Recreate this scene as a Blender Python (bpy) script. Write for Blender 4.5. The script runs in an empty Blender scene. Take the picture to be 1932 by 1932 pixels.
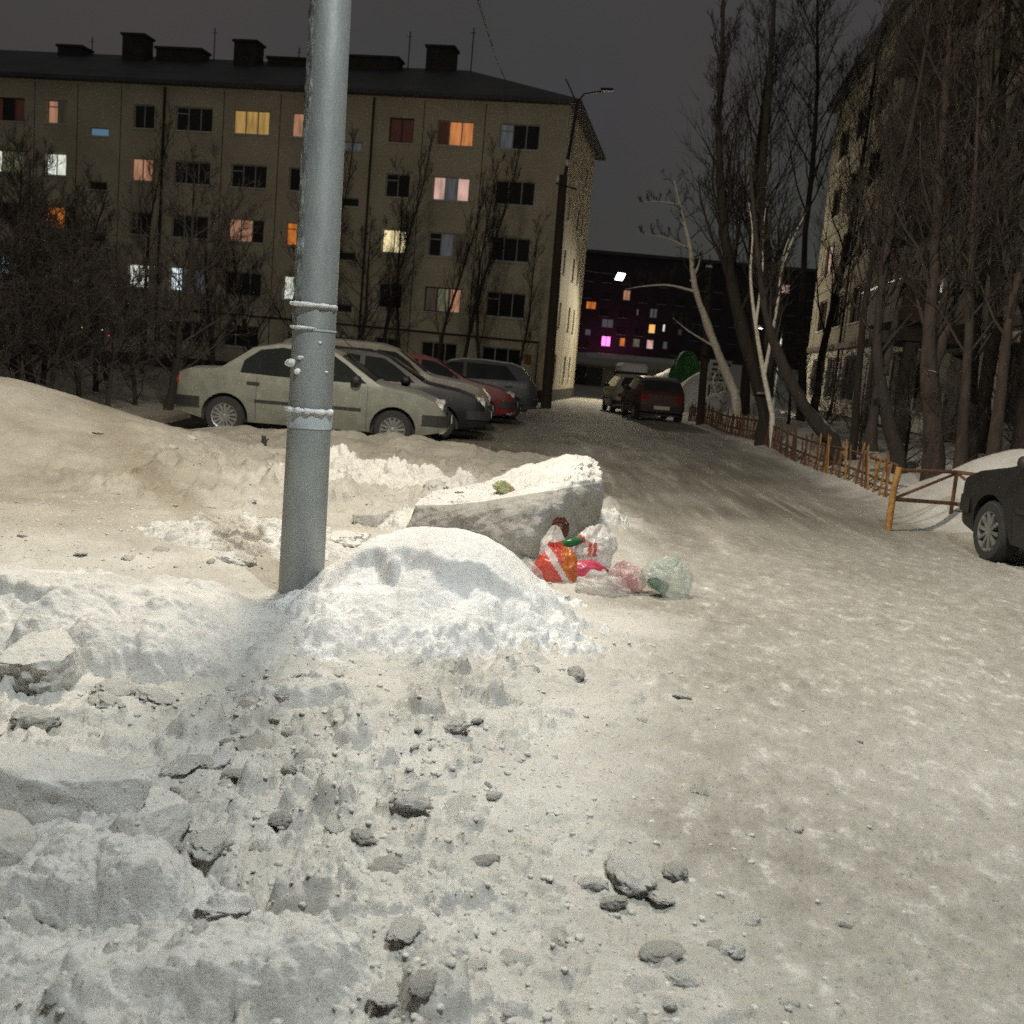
import bpy, math, random
import numpy as np
from mathutils import Vector, Matrix

# ------------------------------------------------------------------ camera, world, lamps, exposure
SC = bpy.context.scene
COL = SC.collection
R_ = math.radians
CZ = 1.55
FPX = 1060.0
PITCH, ROLL = R_(8.2), R_(5.0)
_fw = np.array([0, math.cos(PITCH), -math.sin(PITCH)])
_r0 = np.array([1.0, 0, 0]); _u0 = np.cross(_r0, _fw)
CR = _r0 * math.cos(ROLL) + _u0 * math.sin(ROLL)
CU = -_r0 * math.sin(ROLL) + _u0 * math.cos(ROLL)

cam = bpy.data.cameras.new('camera')
camo = bpy.data.objects.new('camera', cam)
COL.objects.link(camo)
camo.matrix_world = Matrix(((CR[0], CU[0], -_fw[0], 0), (CR[1], CU[1], -_fw[1], 0), (CR[2], CU[2], -_fw[2], CZ), (0, 0, 0, 1)))
cam.sensor_width = 36.0
cam.lens = 36.0 * FPX / 1024
cam.clip_start = 0.05
cam.clip_end = 1500
cam.dof.use_dof = True
cam.dof.focus_distance = 6.0
cam.dof.aperture_fstop = 4.5
SC.camera = camo

world = bpy.data.worlds.new('World')
SC.world = world
world.use_nodes = True
wn = world.node_tree.nodes; wl = world.node_tree.links
wn.clear()
wo = wn.new('ShaderNodeOutputWorld'); wb = wn.new('ShaderNodeBackground')
wtc = wn.new('ShaderNodeTexCoord'); wsep = wn.new('ShaderNodeSeparateXYZ'); wr = wn.new('ShaderNodeValToRGB')
wnoi = wn.new('ShaderNodeTexNoise'); wnoi.inputs['Scale'].default_value = 3.0; wnoi.inputs['Detail'].default_value = 5
wmix = wn.new('ShaderNodeMix'); wmix.data_type = 'RGBA'; wmix.blend_type = 'MULTIPLY'; wmix.inputs[0].default_value = 0.35
wl.new(wtc.outputs['Generated'], wsep.inputs[0]); wl.new(wsep.outputs[2], wr.inputs[0])
wl.new(wtc.outputs['Generated'], wnoi.inputs['Vector'])
cr = wr.color_ramp
cr.elements[0].position = 0.0; cr.elements[0].color = (0.052, 0.049, 0.049, 1)   # overcast night sky lit from below by the town
cr.elements[1].position = 0.55; cr.elements[1].color = (0.068, 0.066, 0.062, 1)
wl.new(wr.outputs[0], wmix.inputs[6]); wl.new(wnoi.outputs['Color'], wmix.inputs[7])
wl.new(wmix.outputs[2], wb.inputs['Color']); wb.inputs['Strength'].default_value = 1.08
wl.new(wb.outputs[0], wo.inputs[0])

SC.view_settings.view_transform = 'Standard'
SC.view_settings.look = 'None'
SC.view_settings.exposure = 0.0
SC.view_settings.gamma = 1.0
SC.render.engine = 'CYCLES'
SC.cycles.use_denoising = False
SC.cycles.max_bounces = 5
SC.cycles.diffuse_bounces = 3
SC.cycles.transparent_max_bounces = 10
SC.cycles.sample_clamp_indirect = 1.5
SC.cycles.sample_clamp_direct = 6.0
SC.cycles.use_light_tree = True

LAMP1 = (-1.45, 8.5, 8.1)        # lamp on the arm of the steel pole
LAMP2 = (1.9, 0.9, 9.0)          # street lamp above and right of the photographer
LAMP3 = (13.3, 61.0, 4.35)       # small lit lamp far down the yard
LAMP4 = (5.05, 62.6, 6.75)       # white floodlight on a bracket at the far corner of the yellowish block
P1, P2, P3, P4 = 3300.0, 2950.0, 260.0, 5200.0
C1, C2, C3, C4 = (1.0, 0.885, 0.71), (0.925, 0.985, 0.98), (1.0, 0.95, 0.8), (1.0, 0.88, 0.66)

def ray(px, py):
    return CR * (px - 512) / FPX + CU * (512 - py) / FPX + _fw
def at(u, v, Y):
    """point at forward distance Y seen at (u, v) (1932-wide picture units)"""
    d = ray(u * .53, v * .53); t = Y / d[1]
    return np.array([d[0] * t, Y, d[2] * t + CZ])
def onground(u, v, z=0.0):
    d = ray(u * .53, v * .53); t = (z - CZ) / d[2]
    return np.array([d[0] * t, d[1] * t, z])

# ------------------------------------------------------------------ helpers
rng = np.random.default_rng(7)
random.seed(7)

def tag(o, label=None, cat=None, group=None, kind=None):
    if label: o['label'] = label
    if cat: o['category'] = cat
    if group: o['group'] = group
    if kind: o['kind'] = kind
    return o

def empty(name, loc, rz=0.0):
    o = bpy.data.objects.new(name, None)
    COL.objects.link(o); o.location = tuple(float(c) for c in loc); o.rotation_euler = (0, 0, rz)
    o.empty_display_size = 0.2
    return o

def link_mesh(name, v, f, mats, parent=None, smooth=False, mi=None, sharp=None):
    me = bpy.data.meshes.new(name)
    if isinstance(f, np.ndarray):
        k = f.shape[1]
        me.vertices.add(len(v)); me.vertices.foreach_set('co', np.asarray(v, dtype=np.float32).ravel())
        me.loops.add(f.size); me.loops.foreach_set('vertex_index', f.ravel().astype(np.int32))
        me.polygons.add(len(f))
        me.polygons.foreach_set('loop_start', np.arange(0, f.size, k, dtype=np.int32))
        me.update(calc_edges=True)
    else:
        me.from_pydata([tuple(map(float, p)) for p in v], [], f)
    if not isinstance(mats, (list, tuple)): mats = [mats]
    for m in mats: me.materials.append(m)
    if mi is not None: me.polygons.foreach_set('material_index', np.asarray(mi, dtype=np.int32))
    if smooth:
        me.polygons.foreach_set('use_smooth', np.ones(len(me.polygons), dtype=bool))
        if sharp: me.set_sharp_from_angle(angle=R_(sharp))
    me.update()
    o = bpy.data.objects.new(name, me)
    COL.objects.link(o)
    if parent is not None: o.parent = parent
    return o

def frame_of(d):
    d = d / (np.linalg.norm(d) + 1e-9)
    a = np.array([0, 0, 1.0]) if abs(d[2]) < .9 else np.array([1.0, 0, 0])
    x = np.cross(a, d); x /= np.linalg.norm(x)
    return x, np.cross(d, x)

class MB:
    def __init__(s): s.v = []; s.f = []; s.m = []
    def add(s, v, f, m=0):
        b = len(s.v); s.v.extend([tuple(map(float, p)) for p in v]); s.f.extend([tuple(i + b for i in q) for q in f]); s.m.extend([m] * len(f)); return s
    def box(s, x0, x1, y0, y1, z0, z1, m=0):
        return s.add([(x0, y0, z0), (x1, y0, z0), (x1, y1, z0), (x0, y1, z0), (x0, y0, z1), (x1, y0, z1), (x1, y1, z1), (x0, y1, z1)],
                     [(0, 3, 2, 1), (4, 5, 6, 7), (0, 1, 5, 4), (1, 2, 6, 5), (2, 3, 7, 6), (3, 0, 4, 7)], m)
    def fbox(s, fn, a0, a1, b0, b1, c0, c1, m=0):
        """box in a mapped frame fn(a, b, c) -> xyz"""
        P = [fn(a, b, c) for c in (c0, c1) for (a, b) in ((a0, b0), (a1, b0), (a1, b1), (a0, b1))]
        return s.add(P, [(0, 3, 2, 1), (4, 5, 6, 7), (0, 1, 5, 4), (1, 2, 6, 5), (2, 3, 7, 6), (3, 0, 4, 7)], m)
    def bar(s, p, q, w, h=None, m=0):
        p = np.array(p, float); q = np.array(q, float); h = h or w
        x, y = frame_of(q - p); P = []
        for c in (p, q):
            for sx, sy in ((-1, -1), (1, -1), (1, 1), (-1, 1)): P.append(c + x * sx * w / 2 + y * sy * h / 2)
        return s.add(P, [(0, 3, 2, 1), (4, 5, 6, 7), (0, 1, 5, 4), (1, 2, 6, 5), (2, 3, 7, 6), (3, 0, 4, 7)], m)
    def tube(s, pts, r, k=8, m=0, cap=True):
        pts = [np.array(p, float) for p in pts]; n = len(pts)
        rr = r if hasattr(r, '__len__') else [r] * n
        V = []; F = []
        for i, p in enumerate(pts):
            d = pts[min(i + 1, n - 1)] - pts[max(i - 1, 0)]
            x, y = frame_of(d)
            for j in range(k):
                a = 2 * math.pi * j / k; V.append(p + (x * math.cos(a) + y * math.sin(a)) * rr[i])
        for i in range(n - 1):
            for j in range(k): F.append((i * k + j, i * k + (j + 1) % k, (i + 1) * k + (j + 1) % k, (i + 1) * k + j))
        if cap: F.append(tuple(range(k))[::-1]); F.append(tuple((n - 1) * k + j for j in range(k)))
        return s.add(V, F, m)
    def lathe(s, prof, c=(0, 0, 0), axis='y', k=24, m=0):
        """prof: list of (radius, along-axis)"""
        V = []; F = []; n = len(prof)
        for r, a in prof:
            for j in range(k):
                t = 2 * math.pi * j / k; x, z = r * math.cos(t), r * math.sin(t)
                V.append((c[0] + x, c[1] + a, c[2] + z) if axis == 'y' else (c[0] + x, c[1] + z, c[2] + a))
        for i in range(n - 1):
            for j in range(k): F.append((i * k + j, i * k + (j + 1) % k, (i + 1) * k + (j + 1) % k, (i + 1) * k + j))
        return s.add(V, F, m)
    def build(s, name, mats, parent=None, smooth=False, sharp=None):
        return link_mesh(name, s.v, s.f, mats, parent, smooth, s.m if isinstance(mats, (list, tuple)) and len(mats) > 1 else None, sharp)

# ---- numpy noise
def _hash(ix, iy, iz, seed):
    h = (ix.astype(np.int64) * 374761393 + iy.astype(np.int64) * 668265263 + iz.astype(np.int64) * 2147483647 + seed * 1274126177) & 0xffffffff
    h = ((h ^ (h >> 13)) * 1103515245) & 0xffffffff
    h = ((h ^ (h >> 15)) * 2246822519) & 0xffffffff
    return ((h ^ (h >> 16)) & 0xffffff).astype(np.float64) / 0xffffff
def vnoise(x, y, z=None, seed=0):
    x = np.asarray(x, float); y = np.asarray(y, float)
    if z is None:
        ix, iy = np.floor(x), np.floor(y); fx, fy = x - ix, y - iy
        fx = fx * fx * fx * (fx * (fx * 6 - 15) + 10); fy = fy * fy * fy * (fy * (fy * 6 - 15) + 10); iz = np.zeros_like(ix)
        a, b = _hash(ix, iy, iz, seed), _hash(ix + 1, iy, iz, seed); c, d = _hash(ix, iy + 1, iz, seed), _hash(ix + 1, iy + 1, iz, seed)
        return (a + (b - a) * fx) * (1 - fy) + (c + (d - c) * fx) * fy
    z = np.asarray(z, float); iz = np.floor(z); fz = z - iz; fz = fz * fz * (3 - 2 * fz)
    ix, iy = np.floor(x), np.floor(y); fx, fy = x - ix, y - iy; fx = fx * fx * (3 - 2 * fx); fy = fy * fy * (3 - 2 * fy)
    out = 0
    for k, wz in ((0, 1 - fz), (1, fz)):
        a, b = _hash(ix, iy, iz + k, seed), _hash(ix + 1, iy, iz + k, seed); c, d = _hash(ix, iy + 1, iz + k, seed), _hash(ix + 1, iy + 1, iz + k, seed)
        out = out + wz * ((a + (b - a) * fx) * (1 - fy) + (c + (d - c) * fx) * fy)
    return out
def fbm(x, y, f, o=4, seed=0, g=.5, z=None):
    s = 0; a = 1; t = 0
    for i in range(o):
        ca, sa = math.cos(.6 * i), math.sin(.6 * i)
        xx, yy = (x * ca - y * sa) * f, (x * sa + y * ca) * f
        s = s + a * (vnoise(xx, yy, None if z is None else z * f, seed + i * 17) - .5); t += a; a *= g; f *= 2.03
    return s / t * 2
def ridged(x, y, f, o=4, seed=0):
    s = 0; a = 1; t = 0
    for i in range(o):
        s = s + a * (1 - np.abs(vnoise(x * f, y * f, None, seed + i * 31) * 2 - 1)); t += a; a *= .5; f *= 2.1
    return s / t
def lumps(x, y, f, seed, prob=.6, rmin=.25, rmax=.62):
    '''rounded broken pieces half sunk in the surface, height in cell units'''
    X, Y = x * f, y * f; ix, iy = np.floor(X), np.floor(Y); out = np.zeros_like(X); z0 = np.zeros_like(ix)
    for dx in (-1, 0, 1):
        for dy in (-1, 0, 1):
            a, b = ix + dx, iy + dy; on = _hash(a, b, z0, seed + 1) < prob; R = rmin + (rmax - rmin) * _hash(a, b, z0, seed + 2) ** 2
            ex, ey = X - (a + .2 + .6 * _hash(a, b, z0, seed + 3)), Y - (b + .2 + .6 * _hash(a, b, z0, seed + 4)); st = .6 + .8 * _hash(a, b, z0, seed + 5)
            tilt = (_hash(a, b, z0, seed + 6) - .5) * 1.1; d2 = (ex * st) ** 2 + (ey / st) ** 2
            h = np.minimum(np.sqrt(np.clip(R * R - d2, 0, None)), R * (.45 + .4 * _hash(a, b, z0, seed + 7)) + tilt * ex)
            out = np.maximum(out, np.where(on, h, 0))
    return np.clip(out, 0, None)
def sstep(a, b, x):
    t = np.clip((x - a) / (b - a), 0, 1); return t * t * (3 - 2 * t)

# ------------------------------------------------------------------ materials
def newmat(name):
    m = bpy.data.materials.new(name); m.use_nodes = True
    nt = m.node_tree; b = nt.nodes['Principled BSDF']
    return m, nt.nodes, nt.links, b
def mat(name, c1, c2=None, rough=.7, scale=8, bump=0.0, bscale=None, metal=0.0, stretch=(1, 1, 1), spec=None, snow=None, coords='Object'):
    """two-tone noise colour, optional bump, optional snow lying on upward faces (snow = amount, threshold)"""
    m, n, l, b = newmat(name)
    b.inputs['Roughness'].default_value = rough; b.inputs['Metallic'].default_value = metal
    if spec is not None: b.inputs['Specular IOR Level'].default_value = spec
    tc = n.new('ShaderNodeTexCoord'); mp = n.new('ShaderNodeMapping'); mp.inputs['Scale'].default_value = stretch
    l.new(tc.outputs[coords], mp.inputs[0])
    no = n.new('ShaderNodeTexNoise'); no.inputs['Scale'].default_value = scale; no.inputs['Detail'].default_value = 6; no.inputs['Roughness'].default_value = .62
    l.new(mp.outputs[0], no.inputs['Vector'])
    rp = n.new('ShaderNodeValToRGB'); rp.color_ramp.elements[0].position = .35; rp.color_ramp.elements[1].position = .68
    c2 = c2 or tuple(x * .8 for x in c1)
    rp.color_ramp.elements[0].color = (*c1, 1); rp.color_ramp.elements[1].color = (*c2, 1)
    l.new(no.outputs['Fac'], rp.inputs[0])
    out = rp.outputs[0]
    if snow:
        ge = n.new('ShaderNodeNewGeometry'); se = n.new('ShaderNodeSeparateXYZ'); l.new(ge.outputs['Normal'], se.inputs[0])
        n2 = n.new('ShaderNodeTexNoise'); n2.inputs['Scale'].default_value = snow[2] if len(snow) > 2 else 9; n2.inputs['Detail'].default_value = 4
        l.new(tc.outputs['Object'], n2.inputs['Vector'])
        ad = n.new('ShaderNodeMath'); ad.operation = 'MULTIPLY_ADD'; ad.inputs[1].default_value = .7; l.new(n2.outputs['Fac'], ad.inputs[0]); l.new(se.outputs[2], ad.inputs[2])
        mr = n.new('ShaderNodeMapRange'); mr.inputs['From Min'].default_value = snow[1]; mr.inputs['From Max'].default_value = snow[1] + .25; mr.inputs['To Max'].default_value = snow[0]
        l.new(ad.outputs[0], mr.inputs[0])
        mx = n.new('ShaderNodeMix'); mx.data_type = 'RGBA'; l.new(mr.outputs[0], mx.inputs[0]); l.new(out, mx.inputs[6]); mx.inputs[7].default_value = (.62, .61, .59, 1)
        out = mx.outputs[2]
    l.new(out, b.inputs['Base Color'])
    if bump:
        nb = n.new('ShaderNodeTexNoise'); nb.inputs['Scale'].default_value = bscale or scale * 3; nb.inputs['Detail'].default_value = 5
        l.new(mp.outputs[0], nb.inputs['Vector'])
        bp = n.new('ShaderNodeBump'); bp.inputs['Strength'].default_value = 1.0; bp.inputs['Distance'].default_value = bump
        l.new(nb.outputs['Fac'], bp.inputs['Height']); l.new(bp.outputs[0], b.inputs['Normal'])
    return m
def glow(name, col, strength, fold=0.0):
    m, n, l, b = newmat(name)
    b.inputs['Base Color'].default_value = (.05, .05, .05, 1); b.inputs['Roughness'].default_value = .3
    b.inputs['Emission Strength'].default_value = strength
    m.cycles.emission_sampling = 'NONE'
    if fold:
        tc = n.new('ShaderNodeTexCoord'); mp = n.new('ShaderNodeMapping'); mp.inputs['Scale'].default_value = (fold, fold, .35); l.new(tc.outputs['Object'], mp.inputs[0])
        no = n.new('ShaderNodeTexNoise'); no.inputs['Scale'].default_value = 2.5; no.inputs['Detail'].default_value = 3; l.new(mp.outputs[0], no.inputs['Vector'])
        rp = n.new('ShaderNodeValToRGB'); rp.color_ramp.elements[0].position = .3; rp.color_ramp.elements[1].position = .7
        rp.color_ramp.elements[0].color = (*[c * .45 for c in col], 1); rp.color_ramp.elements[1].color = (*col, 1)
        l.new(no.outputs['Fac'], rp.inputs[0]); l.new(rp.outputs[0], b.inputs['Emission Color'])
    else: b.inputs['Emission Color'].default_value = (*col, 1)
    return m

def snowmat(name, clean, dirty, amount=.5, scale=2.2, speck=True, attr=None, road=None, fine=1.0):
    m, n, l, b = newmat(name)
    b.inputs['Roughness'].default_value = .75; b.inputs['Specular IOR Level'].default_value = .25
    tc = n.new('ShaderNodeTexCoord')
    no = n.new('ShaderNodeTexNoise'); no.inputs['Scale'].default_value = scale; no.inputs['Detail'].default_value = 8; no.inputs['Roughness'].default_value = .66
    l.new(tc.outputs['Object'], no.inputs['Vector'])
    rp = n.new('ShaderNodeValToRGB'); rp.color_ramp.elements[0].position = amount - .17; rp.color_ramp.elements[1].position = amount + .17
    rp.color_ramp.elements[0].color = (*dirty, 1); rp.color_ramp.elements[1].color = (*clean, 1)
    l.new(no.outputs['Fac'], rp.inputs[0]); out = rp.outputs[0]
    if attr:
        # trodden, driven-over snow: grey-brown ice with flakes of white snow pressed into it
        at_ = n.new('ShaderNodeAttribute'); at_.attribute_name = attr
        mp = n.new('ShaderNodeMapping'); mp.inputs['Scale'].default_value = (1.0, .62, 1); mp.inputs['Rotation'].default_value = (0, 0, .5); l.new(tc.outputs['Object'], mp.inputs[0])
        n3 = n.new('ShaderNodeTexNoise'); n3.inputs['Scale'].default_value = 8.5; n3.inputs['Detail'].default_value = 9; n3.inputs['Roughness'].default_value = .72; n3.inputs['Distortion'].default_value = .1; l.new(mp.outputs[0], n3.inputs['Vector'])
        r3 = n.new('ShaderNodeValToRGB'); e = r3.color_ramp.elements
        e[0].position = .36; e[0].color = (*road[0], 1); e[1].position = .56; e[1].color = (*road[1], 1)
        e2 = e.new(.68); e2.color = (*road[2], 1)
        l.new(n3.outputs['Fac'], r3.inputs[0])
        r3b = n.new('ShaderNodeValToRGB'); eb = r3b.color_ramp.elements; eb[0].position = .38; eb[0].color = (*ROADF[0], 1); eb[1].position = .55; eb[1].color = (*ROADF[1], 1); e3 = eb.new(.68); e3.color = (*ROADF[2], 1)
        mpb = n.new('ShaderNodeMapping'); mpb.inputs['Scale'].default_value = (2.6, .22, 1); mpb.inputs['Rotation'].default_value = (0, 0, -.03); l.new(tc.outputs['Object'], mpb.inputs[0]); nbb = n.new('ShaderNodeTexNoise'); nbb.inputs['Scale'].default_value = 1.6; nbb.inputs['Detail'].default_value = 8; nbb.inputs['Roughness'].default_value = .68; l.new(mpb.outputs[0], nbb.inputs['Vector']); l.new(nbb.outputs['Fac'], r3b.inputs[0]); aw = n.new('ShaderNodeAttribute'); aw.attribute_name = 'worn'
        mw = n.new('ShaderNodeMix'); mw.data_type = 'RGBA'; l.new(aw.outputs['Fac'], mw.inputs[0]); l.new(r3.outputs[0], mw.inputs[6]); l.new(r3b.outputs[0], mw.inputs[7])
        n4 = n.new('ShaderNodeTexNoise'); n4.inputs['Scale'].default_value = .55; n4.inputs['Detail'].default_value = 4; l.new(tc.outputs['Object'], n4.inputs['Vector'])
        r4 = n.new('ShaderNodeValToRGB'); r4.color_ramp.elements[0].position = .35; r4.color_ramp.elements[0].color = (.78, .77, .75, 1); r4.color_ramp.elements[1].position = .65; r4.color_ramp.elements[1].color = (1.0, 1.0, 1.0, 1)
        l.new(n4.outputs['Fac'], r4.inputs[0])
        mu = n.new('ShaderNodeMix'); mu.data_type = 'RGBA'; mu.blend_type = 'MULTIPLY'; mu.inputs[0].default_value = 1; l.new(mw.outputs[2], mu.inputs[6]); l.new(r4.outputs[0], mu.inputs[7])
        mx = n.new('ShaderNodeMix'); mx.data_type = 'RGBA'; l.new(at_.outputs['Fac'], mx.inputs[0]); l.new(out, mx.inputs[6]); l.new(mu.outputs[2], mx.inputs[7]); out = mx.outputs[2]
    if attr:
        ao = n.new('ShaderNodeAttribute'); ao.attribute_name = 'left_tone'; mo = n.new('ShaderNodeMix'); mo.data_type = 'RGBA'; mo.blend_type = 'MULTIPLY'; l.new(ao.outputs['Fac'], mo.inputs[0]); l.new(out, mo.inputs[6]); mo.inputs[7].default_value = (.66, .63, .575, 1); out = mo.outputs[2]  # darker, browner tint over the left side beyond the near snow
    if speck:
        n5 = n.new('ShaderNodeTexNoise'); n5.inputs['Scale'].default_value = 70; n5.inputs['Detail'].default_value = 3; l.new(tc.outputs['Object'], n5.inputs['Vector'])
        r5 = n.new('ShaderNodeValToRGB'); r5.color_ramp.elements[0].position = .27; r5.color_ramp.elements[0].color = (.42, .40, .36, 1); r5.color_ramp.elements[1].position = .40; r5.color_ramp.elements[1].color = (1, 1, 1, 1)
        l.new(n5.outputs['Fac'], r5.inputs[0])
        m5 = n.new('ShaderNodeMix'); m5.data_type = 'RGBA'; m5.blend_type = 'MULTIPLY'; m5.inputs[0].default_value = .8; l.new(out, m5.inputs[6]); l.new(r5.outputs[0], m5.inputs[7]); out = m5.outputs[2]
    l.new(out, b.inputs['Base Color'])
    nb = n.new('ShaderNodeTexNoise'); nb.inputs['Scale'].default_value = 30; nb.inputs['Detail'].default_value = 9; nb.inputs['Roughness'].default_value = .78; l.new(tc.outputs['Object'], nb.inputs['Vector'])
    bp = n.new('ShaderNodeBump'); bp.inputs['Strength'].default_value = .8; bp.inputs['Distance'].default_value = .022 * fine
    l.new(nb.outputs['Fac'], bp.inputs['Height']); l.new(bp.outputs[0], b.inputs['Normal'])
    return m

M = {}
ROADC = ((.33, .315, .275), (.45, .435, .395), (.74, .73, .69))
ROADF = ((.145, .132, .110), (.215, .20, .168), (.42, .40, .355))
M['ground'] = snowmat('trodden_snow', (.66, .65, .61), (.46, .445, .405), .47, 1.8, attr='packed', road=ROADC)
M['snow'] = snowmat('white_snow', (.84, .84, .83), (.66, .65, .63), .40, 2.5)
M['drift'] = snowmat('smooth_old_snow', (.42, .39, .345), (.31, .285, .245), .52, .9, speck=False, fine=.5)
M['snow2'] = snowmat('grey_white_snow', (.72, .71, .68), (.52, .51, .475), .46, 3.0)
M['slab'] = snowmat('slab_snow', (.78, .77, .74), (.58, .56, .53), .43, 3.2)
M['slabface'] = snowmat('dirty_shaded_cut_snow', (.44, .43, .40), (.34, .325, .295), .5, 6)  # slab front: dirt, with the face's shade also put into the colour
M['clod'] = snowmat('clod_snow', (.74, .73, .69), (.58, .57, .53), .50, 9)
M['dirtyclod'] = snowmat('dirty_ice', (.58, .565, .525), (.42, .41, .375), .5, 9)
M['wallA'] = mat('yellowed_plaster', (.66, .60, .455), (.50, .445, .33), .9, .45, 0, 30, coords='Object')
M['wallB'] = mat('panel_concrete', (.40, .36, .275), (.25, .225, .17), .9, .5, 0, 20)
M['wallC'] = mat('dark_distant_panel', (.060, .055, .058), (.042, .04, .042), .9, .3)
M['wallB_lit'] = mat('lit_ground_floor_panel', (.84, .80, .71), (.62, .58, .50), .9, .7, 0, 20)  # paler than the wall above: lamplight put into the colour
M['plinth'] = mat('dark_plinth', (.06, .05, .042), (.035, .03, .027), .9, 2)
M['roof'] = mat('sheet_metal_roof', (.06, .06, .068), (.10, .10, .11), .6, .6)
M['trim'] = mat('brown_trim', (.085, .05, .035), (.05, .033, .026), .8, 2)
M['frame'] = mat('window_frame_white', (.48, .47, .44), (.36, .35, .33), .6, 6)
M['framed'] = mat('window_frame_wood', (.10, .06, .045), (.06, .04, .03), .7, 6)
M['glass'] = mat('dark_pane', (.018, .020, .020), (.026, .026, .024), .12, .6)
M['metal'] = mat('galvanised_pole', (.30, .325, .32), (.21, .23, .23), .55, 5, .002, 60, metal=.35, stretch=(1, 1, .35))
M['darkmetal'] = mat('dark_metal', (.045, .045, .045), (.03, .03, .03), .5, 8, metal=.4)
M['wood'] = mat('weathered_wood', (.07, .05, .036), (.04, .03, .024), .9, 10, .003, 40, stretch=(1, 1, .2))
M['bark'] = mat('dark_bark', (.040, .030, .022), (.020, .016, .013), .95, 12, .012, 40, stretch=(1, 1, .3), snow=(.8, .97, 5))
M['bark2'] = mat('brown_bark', (.052, .036, .025), (.022, .016, .012), .95, 12, .012, 40, stretch=(1, 1, .3), snow=(.8, .92, 5))
M['birch'] = mat('birch_bark', (.82, .77, .66), (.52, .47, .38), .9, 9, .004, 40, stretch=(1, 1, 2.2), snow=(.85, .8, 6))
M['twig'] = mat('twigs', (.040, .029, .022), (.022, .017, .014), .95, 3)
M['twig2'] = mat('snow_dusted_twigs', (.060, .048, .040), (.032, .025, .022), .95, 2, snow=(.45, 1.12, 6))
M['orange'] = mat('orange_paint', (.40, .215, .05), (.17, .075, .025), .8, 18)
M['rust'] = mat('faded_orange_paint', (.17, .078, .038), (.075, .040, .025), .85, 14)
M['tyre'] = mat('tyre', (.02, .02, .02), (.03, .03, .028), .9, 20)
M['rim'] = mat('alloy', (.34, .34, .33), (.22, .22, .21), .4, 12, metal=.6)
M['carglass'] = mat('car_glass', (.012, .014, .014), (.02, .022, .02), .08, 3)
M['plastic'] = mat('black_plastic', (.014, .014, .014), (.024, .023, .022), .6, 8)
M['frost'] = mat('frost_snow', (.80, .82, .82), (.60, .63, .64), .85, 12, .01, 40)

def lens_mat(name, c, rough=.15):
    return mat(name, c, tuple(x * .7 for x in c), rough, 20)
M['headlight'] = lens_mat('headlight_glass', (.55, .55, .52)); M['taillight'] = lens_mat('tail_light_red', (.28, .02, .015))
M['plate'] = lens_mat('number_plate', (.6, .6, .55), .5)

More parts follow.
